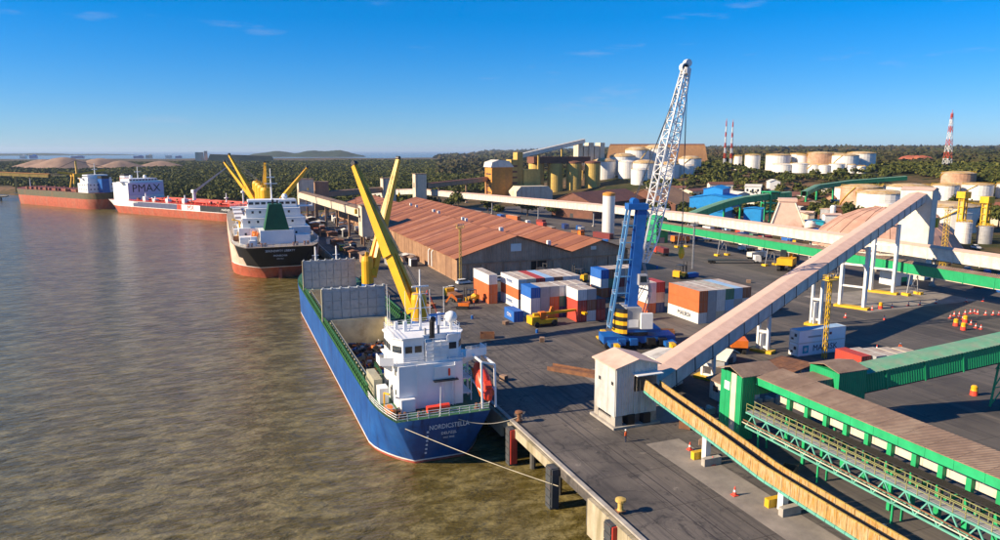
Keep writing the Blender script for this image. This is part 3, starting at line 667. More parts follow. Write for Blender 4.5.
pf.build('side_platform', 'ship_white', SA)
for x, y in ((-6.9, 3), (-6.2, 1.6), (-3.5, 1.3), (5.4, 1.4)):
    MB().box(x - .3, x + 1.0, y - .3, y + .3, D, D + .1).tube((x, y, D + .1), (x, y, D + .8), .22, n=8).tube((x + .7, y, D + .1), (x + .7, y, D + .8), .22, n=8).build('mooring_bitts', 'rust', SA)
MB().cb(-1, 2.3, D, 2, 1, .9).tube((-.2, 2.2, D + .7), (1.4, 2.2, D + .7), .45, n=10).build('winch', 'lifeboat_red', SA)
MB().cb(-7.0, 9.5, D, 1.4, 2.2, 2.4).build('ventilator_box', 'ship_white', SA)
MB().tube((-7.3, 7, D), (-7.3, 7, D + 2.2), .13).beam((-7.3, 7, D + 2.2), (-7.0, 4.6, D + 2.7), .2).build('boat_davit', 'crane_yellow', SA)
MB().tube((-.5, .5, D), (-.5, .1, D + 4.5), .07, .04).build('flagstaff', 'ship_white', SA)
MB().tube((1.0, 4.1, D), (1.0, 4.1, 11.6), .12).tube((2.6, 4.1, D), (2.6, 4.1, 11.6), .1).build('downpipes', 'ship_white', SA)
tx = pt(0, 5)
lettering(SA, 'NORDICSTELLA', 1.0, face_mtx((.7, -.03, 6.2), (1, 0, 0), (0, 0, 1)), 'line_white', sx=.86)
lettering(SA, 'DELFZIJL', .62, face_mtx((.7, -.02 + .25, 5.05), (1, 0, 0), (0, -.18, 1)), 'line_white')
lettering(SA, 'IMO 9505', .42, face_mtx((.7, .33, 4.3), (1, 0, 0), (0, -.22, 1)), 'line_white')
for k in range(6):
    za = 1.6 + k * .75; ya = ptA(0, za)[1]
    if za < 6: MB().box(-2.6, -2.3, ya - .12, ya + .05, za, za + .28).build('draught_mark', 'line_white', SA)
deck_crane(SA, 7.7, 42.5, D, 17.5, (26.4 - 28.5, 149.3 - 94.3, 37 + 5.7), 'mhc_blue', 1.6, 2.3, 4.2, K=1.3)
deck_crane(SA, 7.0, 92, D, 18.2, (46.3 - 28.5, 193.8 - 94.3, 37.6 + 5.7), 'mhc_blue', 1.6, 1.9, 3.2, K=1.25)
fm = MB()
for x in (-3.5, 2.5): fm.tube((x, 116, D), (x, 116, D + 10.5), .35, .2, 8).beam((x - 1, 116, D + 8), (x + 1, 116, D + 8), .15)
fm.build('bow_masts', 'ship_white', SA)
MB().box(-6, 6, 104, 112, D, D + 2.2).build('forecastle_house', 'ship_white', SA)
# boats carried by ship A
lb = thing('lifeboat', 'red enclosed lifeboat tilted on the stern frame of the blue ship', 'lifeboat', (28.5 + 7.25, 94.3 + 3.6, WATER + 9.4))
def boat_mesh(L, W, Hh, nn=10):
    mb = MB(); R = 12; vs = []
    for i in range(nn + 1):
        t = i / nn; s = max(.06, math.sin(math.pi * (t * .94 + .03)) ** .5)
        for k in range(R):
            a = 2 * math.pi * k / R; vs.append((W / 2 * s * math.cos(a), (t - .5) * L, Hh / 2 * s * math.sin(a) * (1.15 if math.sin(a) > 0 else .85)))
    fs = [(i * R + k, i * R + (k + 1) % R, (i + 1) * R + (k + 1) % R, (i + 1) * R + k) for i in range(nn) for k in range(R)] + [tuple(range(R)), tuple(range(nn * R, nn * R + R))]
    return mb.add(vs, fs)
tilt = Matrix.Rotation(rad(38), 4, 'X')
o = boat_mesh(7.0, 2.5, 2.6).build('boat_hull', 'lifeboat_red', lb, smooth=True); o.matrix_basis = Matrix.Translation((0, 0, 1.6)) @ tilt
o = MB().box(-.5, .5, -2.2, -1.0, .9, 1.55).build('helm_cupola', 'lifeboat_red', lb); o.matrix_basis = Matrix.Translation((0, 0, 1.6)) @ tilt
o = MB().box(-1.18, 1.18, -2.6, 2.6, -.1, .02).build('rubbing_strake', 'orange', lb); o.matrix_basis = Matrix.Translation((0, 0, 1.6)) @ tilt
rb = thing('rescue_boat', 'small open orange rescue boat on the poop deck beside a yellow davit', 'boat', (21.4, 98.4, 2.0))
boat_mesh(3.8, 1.6, 1.0).build('boat_hull', 'orange', rb, (0, 0, .55), True)
MB().box(-.55, .55, -1.2, 1.2, .95, 1.02).build('cockpit_floor', 'grey_steel', rb)
# scrap in the hold
sc = MB(); mts = ['black', 'rust', 'mhc_blue', 'orange', 'grey_steel', 'roof_brown', 'dark_steel']
for i in range(620):
    x = random.uniform(hx0 + .6, hx1 - .6); y = random.uniform(19.3, 58.5); zz = 3.3 + 2.8 * max(0, math.sin((x + 7.4) / 11.8 * math.pi)) * (.6 + .4 * math.sin(y * .3)) * (1 if y < 46 else max(0.1, 1 - (y - 46) / 9))
    a = V(x, y, zz + random.random() * .5); d = V(random.gauss(0, 1), random.gauss(0, 1), random.gauss(0, .4)).normalized() * random.uniform(.5, 1.5)
    sc.k = random.choice([0, 0, 1, 1, 2, 3, 4, 5, 6, 6]); sc.beam(a - d * .5, a + d * .5, random.uniform(.3, 1.), random.uniform(.2, .8))
sco = sc.build('scrap_cargo', mts, None, (28.5, 94.3, WATER)); tag(struct(sco, 'stuff'), 'heap of mixed dark scrap cargo in the open hold of the blue ship', 'cargo')
def rope(name, label, p, q, sag, r=.05, n=14):
    p, q = V(*p), V(*q); mb = MB(); pp = None
    for i in range(n + 1):
        t = i / n; c = p.lerp(q, t) - V(0, 0, sag * 4 * t * (1 - t))
        if pp is not None: mb.tube(pp, c, r, n=6)
        pp = c
    return tag(mb.build(name, 'rope'), label, 'rope')
rope('mooring_rope', 'pale mooring rope slanting from the blue stern down past the quay wall', (22.6, 94.2, 1.0), (38.0, 76.2, -2.2), .25, .05)
rope('mooring_rope', 'short slack mooring rope from the blue stern to the rusty bollard', (30.6, 94.2, 1.3), (39.6, 92.8, .9), .9, .06)

# --- ship B: bulk carrier with green funnel
SB = thing('bulk_carrier', 'bulk carrier with dark stern, green funnel and four raised yellow deck cranes', 'ship', (19, 262, WATER))
D = 12.
mb, ys, pt = hull(178, 32, D, [-3, 1.5, 4.2, 4.5, 7.5, D], [0, 0, 1, 2, 2], 24, 30, .72, .25, 7, 7, 2)
weld(mb.build('hull', ['boot_orange', 'line_white', 'hull_b'], SB, smooth=True))
ob = [o for o in SB.children if o.name.startswith('hull')][0]; ob.data.materials.append(MATS['black'])
for p in ob.data.polygons:
    if p.center.z > 4.4 and p.center.y < 14 - (12 - p.center.z) * .8: p.material_index = 3
mat('deck_tan', (.30, .27, .22), .7, c2=(.3, .12, .06), amt=.4, sc2=.4)
deck_mesh(ys, pt, D, [], 0, 0).build('deck', 'deck_tan', SB)
rgB = random.Random(5)
for k in range(34):
    y_ = rgB.uniform(6, 75); x_ = -rgB.uniform(10.5, 14.2) if y_ > 18 else rgB.uniform(-10, -6.5)
    MB().cb(x_, y_, D, rgB.uniform(.6, 2.2), rgB.uniform(.6, 2.6), rgB.uniform(.8, 3.4)).build('deck_fitting', rgB.choice(['ship_white', 'ship_white', 'offwhite', 'crane_yellow', 'rust']), SB)
lettering(SB, 'SERENDIPITY LIBERTY', 1.05, face_mtx((0, -.1, 10.6), (1, 0, 0), (0, 0, 1)), 'line_white', sx=1.0)
lettering(SB, 'MONROVIA', .9, face_mtx((0, .0, 8.9), (1, 0, 0), (0, 0, 1)), 'line_white')
lettering(SB, 'IMO 9621', .6, face_mtx((0, .6, 7.7), (1, 0, 0), (0, -.2, 1)), 'line_white')
MB().box(-.5, .5, 3.5, 6.5, -2, 3.6).build('rudder', 'boot_orange', SB)
h1 = MB().box(-13, 13, 20, 36, D, 17).box(-11.5, 11.5, 22, 36, 17, 20.5).box(-10, 10, 24, 36, 20.5, 24).build('accommodation', 'ship_white', SB)
for z, hw in ((14.5, 13), (18.8, 11.5), (22.3, 10)):
    for sx in (-1,):
        for k in range(5): MB().box(sx * hw - .06, sx * hw + .02, 24.5 + k * 2.3, 25.3 + k * 2.3, z - .1, z + .8).build('window', 'glass_dark', h1)
    for k in range(6): MB().box(-hw + 2 + k * 2 * (hw - 2) / 6, -hw + 2.8 + k * 2 * (hw - 2) / 6, {13: 20, 11.5: 22, 10: 24}[hw] - .06, {13: 20, 11.5: 22, 10: 24}[hw] + .02, z - .1, z + .8).build('window', 'glass_dark', h1)
br = MB().box(-9, 9, 27, 36, 24.02, 27).box(-15.5, 15.5, 29, 33, 24.02, 24.4).build('bridge', 'ship_white', SB)
windows(br, (-9, 27, 25.8), (9, 27, 25.8), 8, 1.6, .9, .04); windows(br, (-9, 36, 25.8), (-9, 27, 25.8), 4, 1.6, .9, .04)
MB().rail([(-15.4, 33, 24.4), (-15.4, 29, 24.4), (-9, 29, 24.4)], 1.1, .08).rail([(9, 29, 24.4), (15.4, 29, 24.4), (15.4, 33, 24.4)], 1.1, .08).build('wing_rail', 'ship_white', br)
cs = MB().box(-6, 6, 9.5, 19.98, D, 17).build('engine_casing', 'ship_white', SB)
fn = MB(); fn.add([(-4.4, 10, 17.02), (4.4, 10, 17.02), (4.4, 18.5, 17.02), (-4.4, 18.5, 17.02), (-2.3, 11.5, 26.4), (2.3, 11.5, 26.4), (2.3, 17.5, 26.4), (-2.3, 17.5, 26.4)], [(0, 3, 2, 1), (4, 5, 6, 7), (0, 1, 5, 4), (1, 2, 6, 5), (2, 3, 7, 6), (3, 0, 4, 7)])
fn = fn.build('funnel', 'green_funnel', SB)
MB().tube((-.8, 14, 26.4), (-.8, 14, 28), .4).tube((.9, 14.5, 26.4), (.9, 14.5, 27.7), .3).build('exhaust_pipe', 'black', fn)
MB().tube((0, 31, 27), (0, 31, 39), .35, .15).box(-2.4, 2.4, 30.8, 31.2, 33, 33.3).box(-1.5, 1.5, 30.7, 31.0, 35.4, 35.8).build('mast', 'ship_white', SB)
MB().lathe([(.8, 27), (1.2, 28), (.7, 29)], 5, 32, 12).build('satellite_dome', 'ship_white', SB)
ep = [pt(y, D) for y in ys]
MB().rail([(-h + .2, y + .1, z) for h, y, z in ep if y < 60][::-1] + [(h - .2, y + .1, z) for h, y, z in ep if y < 60], 1.2, .09, 2.2).build('stern_rail', 'ship_white', SB)
for k, (x, y, sx, sy, sz) in enumerate([(-11, 14, 4, 6, 2.6), (-13, 40, 3, 5, 3), (-13.4, 52, 2.5, 4, 2.4), (-9, 6, 2.2, 2.2, 2.0), (9, 12, 5, 6, 3.0), (12.6, 42, 3, 6, 2.6), (-12.5, 63, 2.5, 5, 2.2)]):
    MB().cb(x, y, D, sx, sy, sz).build('deck_store', 'ship_white', SB)
for x, y in ((-12, 20), (-10.5, 3), (-6, 2.4), (5, 2.5), (9, 4)): MB().tube((x, y, D), (x, y, D + 1.3), .4).tube((x + 1.2, y, D), (x + 1.2, y, D + 1.3), .4).build('mooring_bitts', 'rust', SB)
MB().tube((-12.5, 24, D), (-12.5, 24, 19.5), .35).beam((-12.5, 24, 19.5), (-15, 20, 20.5), .5).build('provision_crane', 'crane_yellow', SB)
for k in range(5):
    y0 = 46 + k * 24.5
    hc = MB().box(-8.5, 8.5, y0, y0 + 15, D, D + 2.2).build('hatch_coaming', 'grey_steel', SB)
    for s in (-1, 1): MB().box(min(s * 8.7, s * 12.8), max(s * 8.7, s * 12.8), y0 + .5, y0 + 14.5, D + 2.2, D + 3.0).build('hatch_cover', 'ship_white', SB)
for (x, y, tx_, ty_, tz_) in ((0, 64.5, 37.5 - 19, 70, 32.5 + 5.7), (0, 89, 21.2 - 19, 98, 34.4 + 5.7), (0, 113.5, 6 - 19, 134, 37.9 + 5.7), (0, 138, 3.6 - 19, 158, 34 + 5.7)):
    deck_crane(SB, x, y, D, 30, (tx_, ty_, tz_), 'crane_yellow', 2.5, 1.9, 5., K=1.15)
lb2 = thing('lifeboat', 'orange lifeboat hanging beside the white superstructure of the green funnelled ship', 'lifeboat', (19 - 7.6, 262 + 15.5, WATER + 12))
boat_mesh(7.2, 2.8, 2.7).build('boat_hull', 'orange', lb2, (0, 0, 3.1), True)
MB().beam((-1.6, -2.4, 0), (-1.2, -2.4, 5), .3).beam((-1.6, 2.4, 0), (-1.2, 2.4, 5), .3).beam((-1.2, -2.4, 5), (.2, -2.4, 4.6), .25).beam((-1.2, 2.4, 5), (.2, 2.4, 4.6), .25).build('davit', 'ship_white', lb2)

# --- ship C: red and white tanker with lettering
rzC = rad(-144.5)
SC = thing('tanker_ship', 'tanker with red lower hull, lettered white superstructure and grey deck crane', 'ship', (-70, 624, WATER), rzC)
D = 9.5
mb, ys, pt = hull(168, 30, D, [-2, 5.4, 5.7, 7.2, D], [0, 1, 2, 2], 22, 30, .75, .35, 6, 5, 2.)
weld(mb.build('hull', ['boot_orange', 'line_white', 'ship_white'], SC, smooth=True))
sideX = -15.06
# the side that faces the river is the local +x side after the turn: choose by world direction
SGN = 1 if (Matrix.Rotation(rzC, 3, 'Z') @ V(1, 0, 0)).x < 0 else -1
def cpanel(y0, y1, z0, z1, m, nm='hull_panel'):
    yy_ = [y0] + [p for p in ys if y0 < p < y1] + [y1]; mb = MB()
    a = [pt(t, z0) for t in yy_]; b_ = [pt(t, z1) for t in yy_]
    vs = []
    for p, q in zip(a, b_): vs += [(SGN * (p[0] + .06), p[1], p[2]), (SGN * (q[0] + .06), q[1], q[2])]
    mb.add(vs, [(2 * i, 2 * i + 2, 2 * i + 3, 2 * i + 1) for i in range(len(yy_) - 1)]); return mb.build(nm, m, SC)
mat('slate_blue', (.07, .08, .15), .5)
cpanel(40, 94, 5.8, 9.3, 'slate_blue'); cpanel(94, 99, 5.8, 9.4, 'lifeboat_red'); cpanel(120, 167.5, 5.8, 9.6, 'black')
cpanel(0, 46, 8.2, 9.5, 'ship_white')
deck_mesh(ys, pt, D, [], 0, 0).build('deck', 'red_deck', SC)
ha = MB().box(-14, 14, 13, 33, D, 22.5).build('superstructure', 'ship_white', SC)
MB().box(-13.9, 13.9, 33.02, 33.2, D + 3.6, 22.4).build('shaded_front', 'shaded_white', ha)  # purplish shade on the house front, put into the colour of this sheet
lettering(SC, 'PMAX', 8.0, face_mtx((0, 33.25, 18), (-1, 0, 0), (0, 0, 1)), 'black', sx=1.05, bold=.09)
lettering(SC, 'MX', 4.6, face_mtx((SGN * 15.1, 109.5, 7.5), (0, -SGN * -1, 0), (0, 0, 1)), 'lifeboat_red', sx=1.15, bold=.08)
lettering(SC, 'PRIMAX MARINER', 2.2, face_mtx((SGN * 14.9, 143, 7.6), (-.0, SGN, 0), (0, 0, 1)), 'line_white')
bc = MB().box(-11, 11, 18, 30, 22.52, 25.4).box(-17, 17, 24, 28, 22.52, 23.4).build('bridge', 'ship_white', SC)
windows(bc, (11, 30, 24.3), (-11, 30, 24.3), 9, 1.7, .9, .04)
MB().tube((0, 23, 25.4), (0, 23, 34), .4, .2).box(-2.5, 2.5, 22.8, 23.2, 30, 30.4).build('mast', 'ship_white', SC)
for x in (-6, 5): MB().lathe([(1, 25.4), (1.3, 26.6), (.6, 27.8)], x, 22, 12).build('satellite_dome', 'ship_white', SC)
fu = MB().box(-3.2, 3.2, 4, 10, D, 27).build('funnel', 'ship_white', SC)
MB().box(-3.3, 3.3, 3.9, 10.1, 22, 25.4).build('funnel_band', 'lifeboat_red', fu); MB().box(-3.0, 3.0, 4.2, 9.8, 27.02, 28.4).build('funnel_top', 'black', fu)
pp = MB()
for x in (-9, -7.5, -6, -2, 0, 2, 6, 7.5, 9): pp.tube((x, 42, D + 1.6), (x, 150, D + 1.6), .28, n=6)
for y_ in range(44, 150, 9): pp.box(-10, 10, y_, y_ + .5, D, D + 1.4)
pp.build('deck_pipes', 'lifeboat_red', SC)
for y_, x, h_ in ((50, 11, 6), (62, -11, 4), (78, 11, 5), (96, 10, 6)): MB().cb(SGN * abs(x), y_, D, 3, 3, h_ * .6).tube((SGN * abs(x), y_, D), (SGN * abs(x), y_, D + h_), .5).build('vent_post', 'ship_white', SC)
rgC = random.Random(9)
for k in range(40):
    MB().cb(SGN * rgC.uniform(3, 13.4), rgC.uniform(38, 158) if k > 8 else rgC.uniform(120, 158), D, rgC.uniform(.5, 2.4), rgC.uniform(.5, 3.), rgC.uniform(.8, 3.2)).build('deck_fitting', rgC.choice(['lifeboat_red', 'boot_red', 'ship_white', 'red_deck', 'rust']), SC)
pd = MB().tube((0, 92, D), (0, 92, D + 7), 1.3, 1.1, 12).box(-1.4, 1.4, 90.6, 93.4, D + 7, D + 9.2).build('crane_pedestal', 'ship_white', SC)
MB().beam((0, 93, D + 8), (0 - SGN * 16, 109, D + 25), 1.7, 1.7, .6, .7).build('jib', 'grey_steel', pd)
for y_, hh in ((128, 8), (146, 16), (30, 0)):
    if hh: MB().tube((0, y_, D), (0, y_, D + hh), .55, .25).box(-1.2, 1.2, y_ - .8, y_ + .8, D + hh * .55, D + hh * .62).build('deck_mast', 'ship_white', SC)
MB().rail([(SGN * (p[0] - .1), p[1], p[2]) for p in ep[:0]] + [(SGN * (pt(y_, D)[0] - .1), pt(y_, D)[1], pt(y_, D)[2]) for y_ in np.linspace(34, 160, 20)], 1.2, .12, 4.).build('side_rail', 'lifeboat_red', SC)

# --- ship D: rust red bulk carrier
rzD = rad(34.6)
SD = thing('ore_carrier', 'long ore carrier with olive topsides, orange lower hull and blue funnel', 'ship', (-82, 641, WATER), rzD)
D = 13.
mb, ys, pt = hull(140, 24, D, [-3, 3, 8.0, 10, D], [0, 0, 1, 1], 16, 14, .85, .4, 3, 5, 1)
weld(mb.build('hull', ['boot_orange', 'olive_hull'], SD, smooth=True))
deck_mesh(ys, pt, D, [], 0, 0).build('deck', 'red_deck', SD)
for k in range(12): MB().cb(-9.6 + (k % 2) * 19, 30 + k * 8.5, D, 1.6, 1.6, 2.4).build('deck_vent', 'rust', SD)
for k in range(6):
    y0 = 34 + k * 16
    MB().box(-7, 7, y0, y0 + 11.5, D, D + 1.8).build('hatch_cover', 'red_deck', SD)
a_ = MB().box(-11, 11, 9, 24, D, 20.5).box(-9.5, 9.5, 11, 23, 20.5, 24).build('accommodation', 'ship_white', SD)
for z in (15.2, 18.6):
    for k in range(5): MB().box(-11.06, -10.98, 10.5 + k * 2.6, 11.5 + k * 2.6, z, z + .9).build('window', 'glass_dark', a_)
    for k in range(7): MB().box(-9 + k * 2.8, -8 + k * 2.8, 8.94, 9.02, z, z + .9).build('window', 'glass_dark', a_)
b2 = MB().box(-8, 8, 14, 22, 24.02, 27).box(-12.5, 12.5, 17, 20, 24.02, 24.5).build('bridge', 'ship_white', SD)
windows(b2, (-8, 22, 25.8), (-8, 14, 25.8), 4, 1.5, .9, .04)
f_ = MB().box(-3, 3, 2.5, 8.5, D, 26).build('funnel', 'mhc_blue', SD); MB().box(-3.1, 3.1, 2.4, 8.6, 24, 26.3).build('funnel_top', 'black', f_)
MB().tube((0, 18, 27), (0, 18, 36), .4, .2).box(-2, 2, 17.8, 18.2, 31, 31.5).build('mast', 'ship_white', SD)
MB().tube((0, 132, D), (0, 132, D + 9), .4, .2).build('fore_mast', 'ship_white', SD)
# ---------------------------------------------------------------- warehouse
WH = thing('warehouse', 'long brown warehouse with ribbed terracotta roof behind the containers', 'warehouse', (66.8, 206, 0))
def wpart(mb, name, m, par=None): return mb.build(name, m, par or WH, None if par else (-66.8, -206, 0))
XA, XR, XV, XS, XE = 66.8, 86.7, 106.2, 117.2, 128.
Y0, Y1, ZE, ZR, ZV, ZS = 206., 446., 7.6, 13.6, 7.6, 10.9
mat('roof_terra_c', (.30, .12, .07), .75, c2=(.5, .26, .14), amt=.4, sc2=.3)
n = 80; st = (Y1 - Y0) / n
for k in range(n):
    b0 = Y0 + k * st; pm = ('roof_terra' if (k // 2) % 2 else 'roof_terra_b') if random.random() < .86 else random.choice(['roof_terra_c', 'roof_terra'])
    lift = .10 if (k // 2) % 2 else 0.0
    for nm, xa, za, xb, zb in (('roof_panel', XA - .8, ZE - .25, XR, ZR), ('roof_panel', XV, ZV, XR + .01, ZR), ('roof_panel', XV + .01, ZV, XS, ZS), ('roof_panel', XE + .6, ZE - .4, XS + .01, ZS)):
        y0, y1 = (b0 - (.8 if k == 0 else 0)) + .02, b0 + st - .02
        p = [(xa, y0, za + lift), (xb, y0, zb + lift), (xb, y1, zb + lift), (xa, y1, za + lift)]
        mb = MB().add(p + [(a, b_, c_ - .16) for a, b_, c_ in p], [(0, 1, 2, 3), (7, 6, 5, 4), (0, 4, 5, 1), (1, 5, 6, 2), (2, 6, 7, 3), (3, 7, 4, 0)])
        wpart(mb, nm, pm)
# long side wall: concrete bays with posts
for k in range(40):
    b0 = Y0 + k * 6
    wpart(MB().box(XA + .12, XA + .4, b0 + .25, b0 + 5.75, 0, ZE - .5), 'wall_panel', 'wall_ware')
    wpart(MB().box(XA, XA + .5, b0 - .22, b0 + .22, 0, ZE - .45), 'pilaster', 'wall_ware')
    if k < 14:
        for j in range(1, 6): wpart(MB().box(XA + .04, XA + .11, b0 + j - .06, b0 + j + .06, .3, ZE - .7), 'rib', 'wall_ware')
wpart(MB().box(XA + .6, XE, Y1 - .4, Y1, 0, ZE - .5), 'end_wall', 'wall_ware')
wpart(MB().box(XE - .4, XE, Y0 + .4, Y1 - .45, 0, ZE - .6), 'side_wall', 'wall_ware')
# gable front with door openings
def gable(xa, xb, xr, ze, zr, y, doors, nm):
    xs = [xa] + [v for d in doors for v in d] + [xb]; dh = 5.2
    for i in range(0, len(xs), 2): wpart(MB().box(xs[i], xs[i + 1], y, y + .3, 0, dh), 'lower_wall', 'wall_gable')
    wpart(MB().prism([(xa, dh + .02), (xb, dh + .02), (xb, ze - .35), (xr, zr - .35), (xa, ze - .35)], y, y + .3), 'gable_wall', 'wall_gable')
    wpart(MB().box(xa, xb, y - .25, y - .01, dh - .1, dh + .35), 'lintel', 'wall_ware')
    for i, d in enumerate(doors):
        wpart(MB().box(d[0], d[1], y + .5, y + .6, 0, dh), 'door', 'wall_gable' if i != 1 else 'black')
gable(XA + .55, XV, XR, ZE, ZR, Y0 + .3, [(70, 75), (92, 97.5)], 'main')
gable(XV + .02, XE, XS, ZE, ZS, Y0 + 1.0, [(116, 121)], 'annex')
wn_ = wpart(MB().box(84.9, 88.5, Y0 + .1, Y0 + .28, 8.6, 11.), 'gable_window', 'white')
wpart(MB().box(114, 116, Y0 + .85, Y0 + .98, 7.6, 8.8), 'gable_window', 'white')
for k in range(6):
    x = XA + 4 + k * 5.8
    wpart(MB().box(x - .15, x + .15, Y0 + .08, Y0 + .28, 0, 5.1), 'post', 'wall_ware')
for k in range(10):
    b0 = Y0 + 14 + k * 22
    wpart(MB().cb(XV - 1.5 - (k % 2) * 9, b0, ZV + .3 + (k % 2) * 2.7, 1.2, 1.2, 1.7), 'roof_vent', 'white')
for yv in (232, 236):
    wpart(MB().tube((XA - .5, yv, 1), (XA - .5, yv, 6.), .25).tube((XA - .5, yv, 6), (XA + .1, yv, 6.6), .25), 'vent_pipe', 'white')
# ---------------------------------------------------------------- conveyor galleries
_pc = {}
def panel_mesh(key, fn, m):
    if key not in _pc: _pc[key] = fn().mesh(key[0], m)
    return _pc[key]
def gallery(name, label, cat, pts, w, h, wall, roof, pl=5., roofh=.5, legs=(), leg_m='offwhite', leg_r=.45, walls=(1, 1), floor_m='dark_steel', ribs=None, over=.25, legbase=None, group=None):
    base = V(*pts[0]); base.z = 0
    t = thing(name, label, cat, base, 0, group)
    for p, q in zip(pts[:-1], pts[1:]):
        p, q = V(*p) - base, V(*q) - base; ln = (q - p).length; n = max(1, round(ln / pl)); sl = ln / n
        ex = (q - p).normalized(); ey = V(-ex.y, ex.x, 0).normalized(); ez = ex.cross(ey)
        B3 = Matrix((ex, ey, ez)).transposed().to_4x4()
        def place(me, nm, off):
            o = link(nm, me, t); o.matrix_basis = Matrix.Translation(off) @ B3; return o
        k = (round(sl, 2), w, h, wall, roof)
        mw = panel_mesh(('wall_panel',) + k, lambda: MB().box(.05, sl - .05, -.06, .06, 0, h), wall)
        mf = panel_mesh(('floor_beam',) + k, lambda: MB().box(0, sl, -w / 2 + .1, w / 2 - .1, -.25, -.02), floor_m)
        mp_ = panel_mesh(('frame_post',) + k, lambda: MB().box(-.09, .09, -.12, .12, -.25, h - .02), ribs or wall)
        def rf():
            a = w / 2 + over; mb = MB()
            sec = [(-a, h + .02), (0, h + roofh), (a, h + .02), (a, h + .12), (0, h + roofh + .1), (-a, h + .12)]
            return mb.prism(sec, .02, sl - .02, 'x')
        mr = panel_mesh(('roof_panel',) + k + (roofh,), rf, roof)
        for i in range(n):
            o = p + ex * (i * sl); jit = random.uniform(-.02, .02)
            for s, on in ((1, walls[0]), (-1, walls[1])):
                if on:
                    place(mw, 'wall_panel', o + ey * s * (w / 2 + jit))
                place(mp_, 'frame_post', o + ey * s * (w / 2 + .02))
            place(mr, 'roof_panel', o); place(mf, 'floor_beam', o)
    for (x, y, zt) in legs:
        lg = MB(); d = .0
        xx, yy_ = x - base.x, y - base.y; z0 = 0 if legbase is None else legbase
        lg.beam((xx, yy_, z0), (xx, yy_, zt), leg_r * 2); lg.build('leg', leg_m, t)
        MB().cb(xx, yy_, z0, leg_r * 4.4, leg_r * 4.4, .7).build('footing', 'safety_yellow' if leg_m == 'offwhite' else 'concrete', t)
    return t
# long white gallery running behind the yard, and the green one beside it
gallery('conveyor_gallery', 'long white covered conveyor gallery running behind the green one', 'conveyor', [(197, 60, 8.2), (197, 268, 8.6), (186, 332, 8.6), (138, 515, 8.6), (124, 545, 6.6), (112, 565, 3.0)], 4.2, 3.4, 'clad_white', 'roof_pink', 8.,
        legs=[(197, y_, 8.2) for y_ in range(75, 268, 24)] + [(186, 335, 8.4), (174, 380, 8.4), (162, 425, 8.4), (150, 470, 8.4), (138, 515, 8.4)], leg_m='grey_steel', leg_r=.3)
gg = gallery('conveyor_gallery', 'long bright green covered conveyor gallery on thin steel trestles', 'conveyor', [(180, 60, 6.2), (180, 262, 6.4)], 3.6, 2.7, 'clad_green', 'roof_dust', 8., legs=[], ribs='green_paint', floor_m='cream')
for y_ in (76, 104, 140, 168, 196, 222, 248):
    mb = MB()
    for s in (-1, 1): mb.beam((s * 2.2, y_ - 60, 0), (s * 1.4, y_ - 60, 6.1), .22)
    mb.beam((-1.9, y_ - 60, 2.5), (1.9, y_ - 60, 2.5), .14); mb.beam((-2, y_ - 60, .3), (1.5, y_ - 60, 5.6), .1); mb.beam((2, y_ - 60, .3), (-1.5, y_ - 60, 5.6), .1)
    mb.build('trestle', 'grey_steel', gg)
    for s in (-1, 1): MB().cb(s * 2.4, y_ - 60, 0, 1.2, 2.2, .7).build('footing', 'safety_yellow', gg)
th = thing('transfer_house', 'rounded bright green conveyor transfer house at the end of the green gallery', 'transfer house', (180, 266, 0))
MB().prism([(-3, 0), (3, 0), (3, 9), (2.2, 11), (0, 12), (-2.2, 11), (-3, 9)], -3.4, 4).build('casing', 'clad_green', th)
MB().box(-3.2, 3.2, -3.7, -3.42, 5, 5.4).build('ledge', 'green_paint', th); MB().box(-1.2, 1.2, -3.6, -3.42, 0, 2.4).build('door', 'grey_steel', th)
# inclined main gallery
A, Bp = V(59.6, 90.3, 2.4), V(203.5, 159.2, 24.6)
ig = gallery('inclined_gallery', 'long inclined conveyor gallery with pink roof climbing to the concrete tower', 'conveyor', [A, Bp], 4.4, 2.5, 'clad_grey', 'roof_pink', 6.2, .55, ribs='dark_steel')
def igz(x): return A.z + (Bp.z - A.z) * (x - A.x) / (Bp.x - A.x)
def igy(x): return A.y + (Bp.y - A.y) * (x - A.x) / (Bp.x - A.x)
exi = (Bp - A).normalized(); nyi = V(-exi.y, exi.x, 0).normalized()
for x, two in ((79, 1), (100.3, 1), (127, 1), (150.5, 2), (174.5, 2)):
    zt = igz(x) - .3; c = V(x - A.x, igy(x) - A.y, 0); hw = 1.0 if two == 1 else 2.9
    for s in (-1, 1):
        MB().beam(c + nyi * s * hw, c + nyi * s * hw + V(0, 0, zt), .55 if two == 1 else .8).build('leg', 'white', ig)
    for zz in ((.35, .7, .97) if two == 2 else (.12, .5, .93)): MB().beam(c - nyi * hw + V(0, 0, zt * zz), c + nyi * hw + V(0, 0, zt * zz), .45 if two == 2 else .5).build('cross_beam', 'white', ig)
    if two == 1 and x > 90: MB().beam(c + V(0, 0, .2), c + V(0, 0, zt * .45), 1.55, .3).build('web_plate', 'white', ig)
    MB().cb(c.x, c.y, 0, 2.4, 2.4 + hw * 2, .55, math.atan2(exi.y, exi.x)).build('footing', 'safety_yellow', ig)
